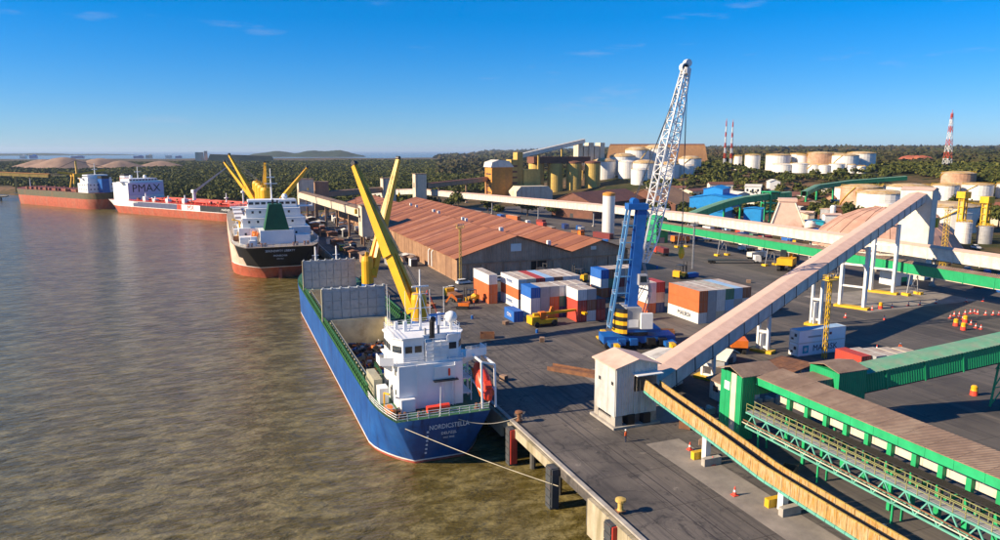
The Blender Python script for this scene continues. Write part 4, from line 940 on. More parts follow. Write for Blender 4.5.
# concrete tower at the upper end and cone shed behind it
ct = thing('transfer_tower', 'tall pale concrete transfer tower where the inclined gallery ends', 'tower', (205.4, 160.6, 0), rad(25.6))
MB().box(-3.9, 3.9, -4.4, 4.4, 0, 28).build('shaft', 'offwhite', ct)
MB().prism([(-4.2, 28.02), (4.2, 28.02), (0, 28.9)], -4.7, 4.7).build('roof', 'roof_pink', ct)
for k in range(2): MB().box(-3.96, -3.88, -3.4, -2.6, 3 + k * 5, 4 + k * 5).build('window', 'glass_dark', ct)
MB().tube((4.3, -4.0, 0), (4.3, -4.0, 18), .3).cb(4.9, -4, 16, 2, 2, 3).build('elevator_leg', 'safety_yellow', ct)
cone = thing('storage_dome', 'broad domed storage shed with pink sheet roof behind the concrete tower', 'storage shed', (259, 217, 0))
MB().lathe([(28, 0), (28, 1.6)], n=40).build('ring_wall', 'offwhite', cone)
DP = [(28.5, 1.4), (24.5, 7.4), (18, 12.2), (10.5, 15.4), (3, 17.2)]
for k in range(40):
    a0, a1 = 2 * math.pi * k / 40, 2 * math.pi * (k + 1) / 40; g_ = .004; lift = .18 * (k % 2)
    p = [(r_ * math.cos(a), r_ * math.sin(a), z + lift) for r_, z in DP for a in (a0 + g_, a1 - g_)]; nn = len(p)
    MB().add(p + [(x, y, z - .2) for x, y, z in p], [(2 * i, 2 * i + 1, 2 * i + 3, 2 * i + 2) for i in range(4)] + [(nn + 2 * i + 2, nn + 2 * i + 3, nn + 2 * i + 1, nn + 2 * i) for i in range(4)] + [(2 * i, 2 * i + 2, nn + 2 * i + 2, nn + 2 * i) for i in range(4)] + [(2 * i + 1, nn + 2 * i + 1, nn + 2 * i + 3, 2 * i + 3) for i in range(4)] + [(0, nn, nn + 1, 1)]).build('roof_panel', 'roof_dome', cone)
MB().lathe([(3.3, 16.8), (3.3, 18.4), (.4, 19)], n=20).build('cap', 'offwhite', cone)
# white corrugated tower on the quay
mat('clad_tower', (.50, .49, .47), .6, c2=(.3, .24, .19), amt=.36, sc2=.6, streak=True, corr=.4)
tw = thing('transfer_tower', 'white corrugated transfer tower on concrete plinth at the quay', 'tower', (55.2, 88.4, 0))
X0, X1, YA, YB = -3.6, 3.4, -3.1, 3.1
MB().box(X0 - .5, X1 + .5, YA - .5, YB + .5, .014, .35).build('plinth', 'concrete', tw)
for x, y in ((X0 + .6, YA + .6), (X1 - .6, YA + .6), (X0 + .6, YB - .6), (X1 - .6, YB - .6)): MB().cb(x, y, .35, 1.2, 1.2, 1.5).build('pier', 'concrete', tw)
MB().box(X0 + .02, X0 + .3, YA + 1.25, YB - 1.25, .35, 1.2).build('low_wall', 'concrete', tw)
for k in range(6):
    y0 = YA + .1 + k * 1.0; zr = 9.2
    MB().box(X0 - .06 + random.uniform(-.02, .02), X0 + .06, y0 + .01, y0 + .99, 1.7, zr).build('wall_sheet', 'clad_tower', tw)
    MB().box(X1 - .06, X1 + .06, y0 + .01, y0 + .99, 1.7, zr).build('wall_sheet', 'clad_tower', tw)
xm = (X0 + X1) / 2
for k in range(7):
    x0 = X0 + .02 + k * .99; x1 = x0 + .97
    zt = lambda x: 9.1 + 1.0 * (1 - abs(x - xm) / ((X1 - X0) / 2))
    z0 = 1.9
    for yy_ in (YA, YB):
        segs = [(z0, None)] if not (yy_ == YA and x0 > -.7) else [(z0, 5.3), (8.0, None)]
        for s0, s1 in segs:
            poly = [(x0, s0), (x1, s0), (x1, s1 or zt(x1)), (x0, s1 or zt(x0))]
            if s1 is None and x0 < xm < x1: poly = [(x0, s0), (x1, s0), (x1, zt(x1)), (xm, zt(xm)), (x0, zt(x0))]
            MB().prism(poly, yy_ - .06 + random.uniform(-.02, .02), yy_ + .06).build('wall_sheet', 'clad_tower', tw)
for s, xe in ((-1, X0 - .4), (1, X1 + .4)):
    MB().add([(xm, YA - .4, 10.15), (xe, YA - .4, 9.05), (xe, YB + .4, 9.05), (xm, YB + .4, 10.15), (xm, YA - .4, 10.3), (xe, YA - .4, 9.2), (xe, YB + .4, 9.2), (xm, YB + .4, 10.3)],
             [(0, 3, 2, 1), (4, 5, 6, 7), (0, 1, 5, 4), (1, 2, 6, 5), (2, 3, 7, 6), (3, 0, 4, 7)]).build('roof_slope', 'roof_pink', tw)
MB().box(-.9, 3.5, YA - 1.4, YA - .08, 8.0, 8.12).build('canopy', 'white', tw)
for x, z in ((X0 - .1, 6.4), (X0 - .1, 6.2)): MB().box(X0 - .1, X0 - .05, -2.5 if z > 6.3 else 1.2, -1.9 if z > 6.3 else 1.8, z, z + .5).build('vent', 'dark_steel', tw)
MB().cb(-1, YA + .6, .35, 1.2, 1.6, 1.6).build('drive_motor', 'black', tw); MB().cb(1.6, YA + .2, .35, 1.2, 1.2, 1.5).build('drive_motor', 'black', tw)
# cream and ochre gallery leaving the tower along the quay
mat('ochre_rail', (.50, .33, .08), .6, c2=RUST, amt=.4, sc2=1.)
cg = thing('open_gallery', 'ochre clad open conveyor gallery curving along the quay on white legs', 'conveyor', (56.9, 84.0, 0))
def cgp(s):                                  # s from 0 (tower) to 1
    y = 84.2 - s * 62; z = 5.6 - 2.9 * min(1, s * 2.6) ** .8 + .1 * math.sin(s * 9); x = 57.0 + .45 * math.sin(s * 5)
    return V(x - 56.9, y - 84.0, z)
n = 48
for i in range(n):
    p, q = cgp(i / n), cgp((i + .96) / n)
    for sx, hh in ((-1.25, 1.75), (1.25, 1.3)):
        MB().beam(p + V(sx, 0, hh / 2), q + V(sx, 0, hh / 2), .1, hh).build('side_sheet', 'clad_ochre', cg)
    MB().beam(p + V(0, 0, .05), q + V(0, 0, .05), 2.3, .12).build('floor_sheet', 'dark_steel', cg)
    MB().beam(p + V(-1.36, 0, .0), q + V(-1.36, 0, .0), .16, .3).build('chord', 'teal', cg)
    MB().beam(p + V(-1.25, 0, 1.8), q + V(-1.25, 0, 1.8), .2, .1).build('top_rail', 'ochre_rail', cg)
    MB().beam(p + V(1.25, 0, 1.34), q + V(1.25, 0, 1.34), .2, .1).build('top_rail', 'ochre_rail', cg)
    MB().beam(p + V(0, 0, .95), q + V(0, 0, .95), 1.35, .08).build('belt', 'belt', cg)
    if i % 2 == 0: MB().beam(p + V(-.8, 0, .85), p + V(.8, 0, .85), .14).build('idler', 'dark_steel', cg)
for y_ in (71.5, 57.8, 43, 29):
    s = (84.2 - y_) / 62; p = cgp(s)
    MB().cb(p.x - .3, p.y, 0.02, .8, .8, p.z - .2).build('leg', 'white', cg)
    for dy in (-1.1, 1.1): MB().cb(p.x - .3, p.y + dy, .014, 2.6, .7, 1.0).build('barrier_block', 'concrete' if dy < 0 else 'safety_yellow', cg)
# ---------------------------------------------------------------- green plant on the right
gh = thing('plant_house', 'tall bright green sheet metal plant house with cream stripe', 'building', (66.2, 75.5, 0))
X0, X1, YA, YB, H = -.6, 5.6, -.2, 4.2, 9.2
for k in range(4): MB().box(X0 - .05, X0 + .05, YA + .02 + k * 1.1, YA + 1.08 + k * 1.1, 0, H + (.1 if k in (1, 2) else 0)).build('wall_sheet', 'cream' if k == 1 else 'clad_green', gh)
for k in range(5):
    z0 = 0 if k < 2 else 6.4
    MB().box(X0 + .1 + k * 1.1, X0 + 1.16 + k * 1.1, YA - .05, YA + .05, z0, H).build('wall_sheet', 'clad_green', gh)
    MB().box(X0 + .1 + k * 1.1, X0 + 1.16 + k * 1.1, YB - .05, YB + .05, 0, H).build('wall_sheet', 'clad_green', gh)
MB().box(X0 - .1, X0 - .06, 2.2, 3.3, 6.6, 7.8).build('window', 'white', gh)
for a, b_, z0, z1 in ((YA - .5, 2.02, H + .05, H + .95), (YB + .5, 2.0, H + .05, H + .95)):
    MB().add([(X0 - .4, a, z0), (X1 + .4, a, z0), (X1 + .4, b_, z1), (X0 - .4, b_, z1), (X0 - .4, a, z0 + .12), (X1 + .4, a, z0 + .12), (X1 + .4, b_, z1 + .12), (X0 - .4, b_, z1 + .12)],
             [(0, 3, 2, 1), (4, 5, 6, 7), (0, 1, 5, 4), (1, 2, 6, 5), (2, 3, 7, 6), (3, 0, 4, 7)]).build('roof_slope', 'roof_dust', gh)
mat('rail_cream', (.27, .27, .11), .6, c2=RUST, amt=.35, sc2=1.)
mat('cream_bright', (.56, .51, .41), .6, c2=(.5, .4, .28), amt=.3, sc2=.8, streak=True)
cv = thing('covered_conveyor', 'open sided conveyor hall with dusty brown roof and green fascia', 'conveyor', (68, 75, 0))
def cp(mb, nm, m): return mb.build(nm, m, cv, (-68, -75, 0))
yy_ = 75.0; LEN = 3.2
for k in range(22):
    a, b_ = 75 - k * LEN, 75 - (k + 1) * LEN + .03
    cp(MB().box(67.7, 67.85, b_, a, 8.05, 9.1), 'fascia', 'green_paint')
    cp(MB().add([(67.6, a, 9.12), (67.6, b_, 9.12), (72.3, b_, 9.75), (72.3, a, 9.75), (67.6, a, 9.22), (67.6, b_, 9.22), (72.3, b_, 9.85), (72.3, a, 9.85)], [(0, 1, 2, 3), (7, 6, 5, 4), (0, 4, 5, 1), (1, 5, 6, 2), (2, 6, 7, 3), (3, 7, 4, 0)]), 'roof_panel', 'roof_dust')
    cp(MB().box(71.9, 72.1, b_, a, 5.0, 9.6), 'back_panel', 'cream_bright')
    cp(MB().box(71.3, 71.85, a - 2.8, a - 2.2, 0, 9.4), 'column', 'green_paint')
    cp(MB().beam((71.3, a - 2.5, 8.3), (67.9, a - 2.5, 8.9), .2, .25), 'rafter', 'green_paint')
    cp(MB().box(68, 71.5, a - 2.6, a - 2.3, 4.3, 4.6), 'cross_beam', 'green_paint')
    cp(MB().beam((69.6, a, 5.2), (69.6, b_, 5.2), 1.5, .1), 'belt', 'belt')
    for j in range(3): cp(MB().beam((68.6, a - .5 - j, 5.05), (70.5, a - .5 - j, 5.05), .2).cb(68.6, a - .5 - j, 4.5, .2, .2, .7), 'idler', 'dark_steel')
    if k % 4 == 2:
        cp(MB().box(68.0, 68.35, a - 2.65, a - 2.25, 0, 4.3), 'leg', 'green_paint')
# walkway truss in front of it
wt = thing('conveyor_walkway', 'pale green truss walkway with yellow handrails beneath the green fascia', 'walkway', (66.6, 74.5, 0))
def wp(mb, nm, m): return mb.build(nm, m, wt, (-66.6, -74.5, 0))
BAY = 2.6
for k in range(26):
    a, b_ = 74.5 - k * BAY, 74.5 - (k + 1) * BAY
    for x in (65.9, 67.4):
        wp(MB().beam((x, a, 4.4), (x, b_, 4.4), .2), 'chord', 'teal'); wp(MB().beam((x, a, 2.3), (x, b_, 2.3), .2), 'chord', 'teal')
    x = 65.9
    wp(MB().beam((x, a, 2.3), (x, (a + b_) / 2, 4.35), .14), 'brace', 'teal'); wp(MB().beam((x, (a + b_) / 2, 4.35), (x, b_, 2.3), .14), 'brace', 'teal')
    wp(MB().beam((x, a, 2.3), (67.4, a, 2.3), .1).beam((x, a, 4.45), (67.4, a, 4.45), .1), 'tie', 'teal')
    wp(MB().box(66.0, 67.3, b_ + .02, a, 4.54, 4.6), 'grating', 'grey_steel')
    for z in (5.1, 5.65): wp(MB().beam((65.95, a, z), (65.95, b_, z), .07), 'handrail', 'rail_cream')
    for z in (5.1, 5.65): wp(MB().beam((67.35, a, z), (67.35, b_, z), .07), 'handrail', 'rail_cream')
    for y_ in (a, (a + b_) / 2):
        wp(MB().beam((65.95, y_, 4.5), (65.95, y_, 5.65), .07), 'baluster', 'rail_cream'); wp(MB().beam((67.35, y_, 4.5), (67.35, y_, 5.65), .07), 'baluster', 'rail_cream')
    wp(MB().tube((65.5, a, 3.4), (65.5, b_, 3.4), .09, n=6), 'pipe', 'rust'); wp(MB().tube((65.3, a, 3.1), (65.3, b_, 3.1), .07, n=6), 'pipe', 'cream')
    if k % 4 == 1:
        for x_ in (65.9, 67.4): wp(MB().beam((x_, a, 0), (x_, a, 2.25), .2), 'leg', 'green_paint')
# second green inclined gallery with head house
g2 = gallery('inclined_gallery', 'dark green inclined conveyor gallery rising from the small green head house', 'conveyor', [(84.6, 76.2, 4.4), (152, 61.0, 15.6)], 4.0, 2.8, 'clad_green', 'green_roof', 6.4, .3, ribs='green_paint')
for x, y_, zt in ((113.4, 69.8, 8.8), (135.5, 64.8, 12.6)):
    for s in (-1, 1):
        for s2 in (-1, 1):
            MB().beam((x - 84.6 + s * 1.6, y_ - 76.2 + s2 * 1.8, 0), (x - 84.6 + s * .7, y_ - 76.2 + s2 * 1.6, zt), .25).build('leg', 'green_paint', g2)
    for z0, z1 in ((0.5, .35 * zt), (.35 * zt, .7 * zt), (.7 * zt, zt)):
        for s2 in (-1, 1): MB().beam((x - 84.6 - 1.4, y_ - 76.2 + s2 * 1.7, z0), (x - 84.6 + 1.2, y_ - 76.2 + s2 * 1.7, z1), .14).beam((x - 84.6 - 1.3, y_ - 76.2 + s2 * 1.7, z1), (x - 84.6 + 1.3, y_ - 76.2 + s2 * 1.7, z1), .14).build('brace', 'green_paint', g2)
hh = thing('head_house', 'small green head house with peaked roof at the foot of the inclined gallery', 'building', (82.4, 74.6, 0))
MB().box(-2.6, 2.6, -2.6, 2.8, 2.8, 9.0).build('walls', 'clad_green', hh)
for s in (-1, 1):
    MB().add([(-2.8, s * 2.8 + .1, 9.02), (2.8, s * 2.8 + .1, 9.02), (2.8, .1, 9.7), (-2.8, .1, 9.7), (-2.8, s * 2.8 + .1, 9.14), (2.8, s * 2.8 + .1, 9.14), (2.8, .1, 9.82), (-2.8, .1, 9.82)], [(0, 3, 2, 1), (4, 5, 6, 7), (0, 1, 5, 4), (1, 2, 6, 5), (2, 3, 7, 6), (3, 0, 4, 7)]).build('roof_slope', 'roof_dust', hh)
for x in (-2.2, 2.2):
    for y_ in (-2.2, 2.4): MB().cb(x, y_, 0, .3, .3, 2.8).build('leg', 'green_paint', hh)
MB().box(-8.6, -2.62, -1.6, 2.2, 6.2, 8.0).build('link_duct', 'roof_dust', hh)
# ---------------------------------------------------------------- mobile harbour crane
MC = thing('mobile_harbour_crane', 'blue mobile harbour crane with tall white lattice boom among the containers', 'crane', (79, 123, 0), rad(-16))
MB().box(-7.5, 7.5, -2.2, 2.2, 1.1, 2.6).box(-6.8, -4.6, -5.2, 5.2, 1.0, 1.9).box(4.6, 6.8, -5.2, 5.2, 1.0, 1.9).build('chassis', 'mhc_blue', MC)
for x in (-5.7, 5.7):
    for y_ in (-6.6, 6.6):
        MB().beam((x, y_ * .72, 1.45), (x, y_, 1.45), 1.0).cb(x, y_, .25, .8, .8, 1.5).cb(x, y_, .01, 2.2, 2.2, .24).build('outrigger', 'safety_yellow', MC)
for k in range(7):
    for s in (-1, 1): MB().tube((-6.6 + k * 2.1, s * 1.6, .75), (-6.6 + k * 2.1, s * 2.45, .75), .74, n=16).build('wheel', 'rubber', MC)
for x_ in (-4, -1.5, 2.2, 4.6):
    for s_ in (-1, 1): MB().cb(x_, s_ * 2.9, 1.0, 1.6, 1.1, 1.3).build('equipment_box', 'black' if x_ > 0 else 'mhc_blue', MC)
MB().lathe([(2.3, 2.6), (2.3, 3.5)], n=20).build('slew_ring', 'dark_steel', MC)
sp = MB().box(-3.2, 4.2, -2.6, 2.6, 3.52, 4.2).build('superstructure', 'mhc_blue', MC)
cwm = MB(); n = 24; kk = 0
for j in range(6):
    z0, z1 = 3.3 + j * .85, 4.15 + j * .85 - .02; cwm.k = j % 2
    poly = [(-2.9 - 2.3 * math.cos(a), 2.9 * math.sin(a)) for a in np.linspace(-math.pi / 2, math.pi / 2, 10)]
    cwm.prism(poly, z0, z1, 'z')
cwm.build('counterweight', ['crane_yellow', 'black'], MC)
MB().box(-3.1, .2, -2.7, 2.7, 4.22, 8.6).build('machine_house', 'grey_steel', MC); MB().box(-3.0, -.6, -2.85, -2.71, 4.6, 6.2).build('louvre', 'white', MC)
MB().box(-.2, 2.2, -3.6, -2.75, 4.4, 7.6).build('cabinet', 'white', MC)
tb_ = MB()   # inclined box tower with side frames
tower_b, tower_t = V(-3.0, 0, 4.2), V(-.6, 0, 28.6)
for s in (-1, 1): tb_.beam(tower_b + V(1.2, s * 1.1, 0), tower_t + V(.7, s * .9, 0), 1.9, .45)
tb_.beam(tower_b + V(1.2, 0, 0), tower_t + V(.7, 0, 0), .5, 1.9); tb_.build('tower', 'mhc_blue', MC)
lf = MB()
for s in (-1, 1): lf.beam(tower_b + V(-2.9, s * 1.2, 0), tower_t + V(-1.9, s * 1.1, 0), .4)
for k in range(8):
    t = k / 7; c = (tower_b + V(-2.9, 0, 0)).lerp(tower_t + V(-1.9, 0, 0), t); lf.beam(c + V(0, -1.2, 0), c + V(0, 1.2, 0), .25); lf.beam(c, tower_b.lerp(tower_t, t) + V(.6, 0, 0), .2)
lf.build('back_frame', 'frame_blue', MC)
for k in range(7):
    t = k / 7; c = (tower_b + V(-2.75, -1.2, 0)).lerp(tower_t + V(-2.1, -1.2, 0), t); MB().rail([(c.x - .9, c.y, c.z), (c.x, c.y - .0, c.z)], 1., .06, .9).build('ladder_landing', 'light_lattice' if 'light_lattice' in MATS else 'lattice_white', MC)
MB().box(-2.9, 1.2, -1.5, 1.5, 28.4, 29.6).tube((-1.4, -1.2, 30.0), (-1.4, 1.2, 30.0), .7, n=14).build('tower_head', 'mhc_blue', MC)
ca_ = MB().box(-.6, 1.1, -2.6, -.9, 13.2, 15.4).build('operator_cab', 'grey_steel', MC)
MB().box(1.11, 1.16, -2.4, -1.1, 13.8, 15.1).build('cab_window', 'glass_dark', ca_); MB().box(-.4, .9, -2.66, -2.61, 13.9, 15.1).build('cab_window', 'glass_dark', ca_)
# boom as a four-chord lattice
inv = (Matrix.Translation((79, 123, 0)) @ Matrix.Rotation(rad(-16), 4, 'Z')).inverted()
pivot = V(.9, 0, 17.6); tip = inv @ V(88.2, 122.5, 56.3)
dB = (tip - pivot).normalized(); sB = dB.cross(V(0, 0, 1)).normalized(); uB = sB.cross(dB)
def bw(t): return (.6 + .82 * min(1, t / .12)) if t < .6 else 1.42 - .8 * (t - .6) / .4
gl = MB()
for s_ in (-.7, .7): gl.beam((.9, s_, 17.4), (2.6, s_, 11.5), .18).beam((2.6, s_, 11.5), (.9, s_, 5), .18).beam((2.6, s_, 11.5), (-.6, s_, 12.5), .14).beam((.9, s_, 5), (-.4, s_, 8.5), .14).beam((2.0, s_, 14), (-.4, s_, 9.5), .12)
for z_ in (7.5, 10.5, 14): gl.beam((2.2, -.7, z_), (2.2, .7, z_), .12)
gl.build('service_ladder', 'grey_steel', MC)
NB = 22; cps = []
for i in range(NB + 1):
    t = i / NB; c = pivot.lerp(tip, t); w_ = bw(t); cps.append([c + sB * a * w_ * .9 + uB * b_ * w_ for a, b_ in ((-1, -1), (1, -1), (1, 1), (-1, 1))])
for c in range(4):
    mb = MB()
    for i in range(NB): mb.beam(cps[i][c], cps[i + 1][c], .26)
    mb.build('boom_chord', 'lattice_white', MC)
for i in range(NB):
    mb = MB()
    for c in range(4):
        d = (c + 1) % 4
        if i % 2: mb.beam(cps[i][c], cps[i + 1][d], .13)
        else: mb.beam(cps[i][d], cps[i + 1][c], .13)
        mb.beam(cps[i][c], cps[i][d], .12)
    mb.build('boom_lacing', 'lattice_white', MC)
hd = MB().beam(tip - dB * .5 - sB * .9, tip - dB * .5 + sB * .9, .8, 1.2).tube(tip + uB * .5 - sB * .5, tip + uB * .5 + sB * .5, .9, n=14).tube(tip + dB * 1.0 - sB * .5, tip + dB * 1.0 + sB * .5, .75, n=14)
hd.build('boom_head', 'lattice_white', MC)
MB().tube(tip + uB * .5 - sB * .55, tip + uB * .5 + sB * .55, .6, n=12).build('sheave', 'black', MC)
cbm = MB(); tt = V(-1.4, 0, 30.2)
for s in (-.5, .5): cbm.beam(tt + V(0, s, 0), tip + sB * s, .1)
hk = V(tip.x + .6, tip.y, 19.0)
for s in (-.3, .3): cbm.beam(tip + dB * 1.0 + sB * s, hk + V(0, s, 1.4), .08)
cbm.build('hoist_cables', 'cable', MC)
MB().lathe([(.15, hk.z - 1.2), (.5, hk.z - .8), (.7, hk.z), (.5, hk.z + 1.0), (.2, hk.z + 1.4)], hk.x, hk.y, 12).build('hook_block', 'safety_yellow', MC)
# ---------------------------------------------------------------- containers
_cm = {}
def cont_meshes(color, L):
    key = (color, L)
    if key in _cm: return _cm[key]
    W, H = 2.44, 2.59; m = 'cont_' + color; b = MB(); n = 26 if L > 8 else 13
    ys = np.linspace(.12, L - .12, n * 2 + 1); z0, z1 = .16, H - .08
    for s in (0, 1):
        vs = []
        for i, y in enumerate(ys):
            d = .11 if i % 2 else .025
            x = d if s == 0 else W - d
            vs += [(x, y, z0), (x, y, z1)]
        b.add(vs, [(2 * i, 2 * i + 1, 2 * i + 3, 2 * i + 2) for i in range(len(ys) - 1)])
    b.box(.03, W - .03, L - .08, L - .03, z0, z1); b.box(.08, W - .08, .08, L - .1, .1, .16)
    body = b.mesh('body', m)
    f = MB()
    for x in (0, W - .12):
        for y in (0, L - .12): f.box(x, x + .12, y, y + .12, 0, H)
        f.box(x, x + .12, .12, L - .12, 0, .15); f.box(x + .01, x + .11, .12, L - .12, H - .1, H - .005)
    for y in (0, L - .12): f.box(.12, W - .12, y, y + .12, 0, .15); f.box(.12, W - .12, y, y + .12, H - .11, H - .005)
    frame = f.mesh('frame', m)
    d = MB().box(.13, W / 2 - .01, .03, .08, .16, H - .12).box(W / 2 + .01, W - .13, .03, .08, .16, H - .12); door = d.mesh('door', m)
    r = MB()
    for x in (.42, .85, 1.55, 2.0): r.tube((x, .015, .2), (x, .015, H - .15), .022, n=5)
    rods = r.mesh('locking_rods', 'grey_steel')
    rf = MB().box(.1, W - .1, .1, L - .1, H - .06, H - .02).mesh('roof', 'cont_roof' if color in ('white', 'grey', 'cream', 'brown', 'green', 'orange') else m)
    _cm[key] = (body, frame, door, rods, rf); return _cm[key]
def container(x, y, z, color, L, label, group, rz=0):
    t = thing('shipping_container', label, 'container', (x, y, z), rz, group)
    body, frame, door, rods, rf = cont_meshes(color, L)
    link('body', body, t); link('frame', frame, t); dd = link('door', door, t); link('locking_rods', rods, dd); link('roof', rf, t)
    return t
LAY = ['bottom', 'middle', 'top']
def stack(x, y, L, cols, where, group, gap=.09):
    out = []
    for i, c in enumerate(cols):
        for k, col in enumerate(c):
            if col is None: continue
            nm = {2: ['bottom', 'top'], 1: ['only']}.get(len(c), LAY)
            out.append(container(x + i * (2.44 + gap), y + random.uniform(-.06, .06), k * 2.6, col, L, '%s container in the %s layer %s' % (col, nm[k], where), group))
    return out
stack(64.7, 172.3, 12.19, [['orange', 'orange', 'white']], 'of the lone stack near the warehouse corner', 'containers by the warehouse corner')
sb = stack(69.3, 163.2, 12.19, [['white', 'orange', 'white'], ['grey', 'white', 'cream'], ['red', 'maroon', 'red'], ['white', 'blue', 'light blue'], ['maroon', 'red', 'brown'], ['grey', 'white', 'white'], ['white', 'grey', 'white']], 'of the long container row facing the warehouse doors', 'containers in the row before the warehouse')
for o, tx_ in ((sb[0], 'MAERSK'), (sb[2], 'MAERSK')): lettering(o, tx_, 1.15, face_mtx((-.012, 6.1, 1.3), (0, -1, 0), (0, 0, 1)), 'mhc_blue', bold=.02)
stack(67.8, 152, 6.06, [['white', 'white', 'blue'], ['grey', 'grey', 'grey'], ['orange', 'orange', 'grey'], ['dark blue', 'green', 'white'], ['red', 'grey', 'cream'], ['white', 'blue', 'white']], 'of the short container row behind the reach stacker', 'short containers behind the reach stacker')
stack(77.0, 145.6, 6.06, [['red', 'red', 'white'], ['white', 'brown', 'grey'], ['red', 'maroon']], 'of the red and white stack beside the blue crane', 'short containers beside the crane')
bl = container(63.0, 151, 0, 'blue', 6.06, 'single blue container standing alone on the yard floor', None)
lettering(bl, 'CMA', 1.3, face_mtx((-.012, 3.0, 1.3), (0, -1, 0), (0, 0, 1)), 'line_white')
stack(96.3, 168.7, 6.06, [['orange', 'white', 'blue'], ['maroon', 'green', 'brown'], ['grey', 'maroon', 'grey'], ['white', 'grey', 'cream'], ['red', 'grey', 'white']], 'of the blue topped stack behind the crane tower', 'short containers behind the crane')
stack(97.4, 147.2, 6.06, [['orange', 'white', 'white'], ['dark blue', 'cream', 'red']], 'of the narrow stack right of the crane', 'short containers right of the crane')
sg = stack(102.6, 133.8, 12.19, [['white', 'orange', 'orange'], ['grey', 'grey', 'grey'], ['cream', 'white', 'white'], ['grey', 'light blue', 'green'], ['brown', 'grey', 'light blue'], ['grey', 'white', 'brown']], 'of the big orange sided stack', 'containers in the orange sided stack')
lettering(sg[0], 'MAERSK', 1.5, face_mtx((-.012, 5.4, 1.35), (0, -1, 0), (0, 0, 1)), 'navy', bold=.012)
# white refrigerated pair, long side to the quay road
def reefer(z, label):
    t = thing('refrigerated_container', label, 'container', (116.2, 104.2, z), rad(90))
    body, frame, door, rods, rf = cont_meshes('white', 12.19)
    link('frame', frame, t); dd = link('door', door, t); link('locking_rods', rods, dd)
    MB().box(.03, 2.41, .1, 12.1, .16, 2.5).build('body', 'clad_reefer', t); MB().box(.1, 2.34, .1, 12.0, 2.52, 2.57).build('roof', 'cont_light blue', t)
    MB().box(.3, 2.1, 12.18, 12.22, .4, 2.2).build('cooling_unit', 'white', t); MB().box(.5, 1.1, 12.23, 12.26, 1.3, 1.9).build('fan', 'dark_steel', t); MB().box(1.3, 1.9, 12.23, 12.26, .6, 1.0).build('fan', 'dark_steel', t)
    return t
mat('clad_reefer', (.80, .85, .90), .5, var=.05, c2=(.45, .42, .4), amt=.25, sc2=.6, streak=True)
r0 = reefer(0, 'white refrigerated container lettered in dark blue, lower of the pair'); r1 = reefer(2.6, 'white refrigerated container stacked on the lettered one')
fmR = lambda y, z: face_mtx((.02, y, z), (0, -1, 0), (0, 0, 1))
lettering(r0, 'MAERSK', 1.75, fmR(5.2, 1.35), 'navy', bold=.015)
MB().box(.0, .028, 9.5, 11.0, .5, 2.1).build('logo_square', 'cyan', r0)
star = []
for k in range(14): a = math.pi * 2 * k / 14; rr_ = .55 if k % 2 == 0 else .27; star.append((10.25 + rr_ * math.sin(a), 1.3 + rr_ * math.cos(a)))
MB().prism(star, -.012, -.001, 'x').build('star', 'line_white', r0)
MB().prism([(5.6, 1.9), (4.7, 1.5), (5.5, .9)], .008, .028, 'x').build('emblem', 'black', r1); MB().box(.008, .028, 3.7, 4.3, 1.2, 1.7).build('emblem', 'maroon_p' if 'maroon_p' in MATS else 'cont_maroon', r1)
MB().box(.01, .028, 6.4, 9.8, 1.0, 1.35).build('stripe', 'cont_grey', r1)
for i in range(5):
    o = container(108.4 + i * 2.6, 93.2 - i * .9, 0, 'red' if i == 0 else random.choice(['white', 'grey', 'cream']), 6.06, 'low dusty container with pale roof in the row behind the green head house' if i else 'faded red container at the end of the low row', 'low container row' if i else None)
# ---------------------------------------------------------------- small builders
def shed(name, label, cat, x, y, z, sx, sy, h, rh, wall, roof, rz=0, group=None, win=0, over=.5):
    t = thing(name, label, cat, (x, y, z), rz, group)
    MB().prism([(-sx / 2, -.5), (sx / 2, -.5), (sx / 2, h), (0, h + rh), (-sx / 2, h)], -sy / 2, sy / 2).build('walls', wall, t)
    for s in (-1, 1):
        e = s * (sx / 2 + over); zz = h - rh * over / (sx / 2) + .06; a, b_ = -sy / 2 - over, sy / 2 + over
        p = [(e, a, zz), (0, a, h + rh + .06), (0, b_, h + rh + .06), (e, b_, zz)]
        MB().add(p + [(i, j, k + .2) for i, j, k in p], [(0, 1, 2, 3), (7, 6, 5, 4), (0, 4, 5, 1), (1, 5, 6, 2), (2, 6, 7, 3), (3, 7, 4, 0)]).build('roof_slope', roof, t)
    MB().box(-1.2, 1.2, -sy / 2 - .06, -sy / 2 - .01, 0, min(2.6, h * .8)).build('door', 'dark_steel', t)
    for k in range(win): MB().box(-sx / 2 - .05, -sx / 2 - .005, -sy / 2 + (k + .3) * sy / win, -sy / 2 + (k + .7) * sy / win, h * .45, h * .75).build('window', 'glass_dark', t)
    return t
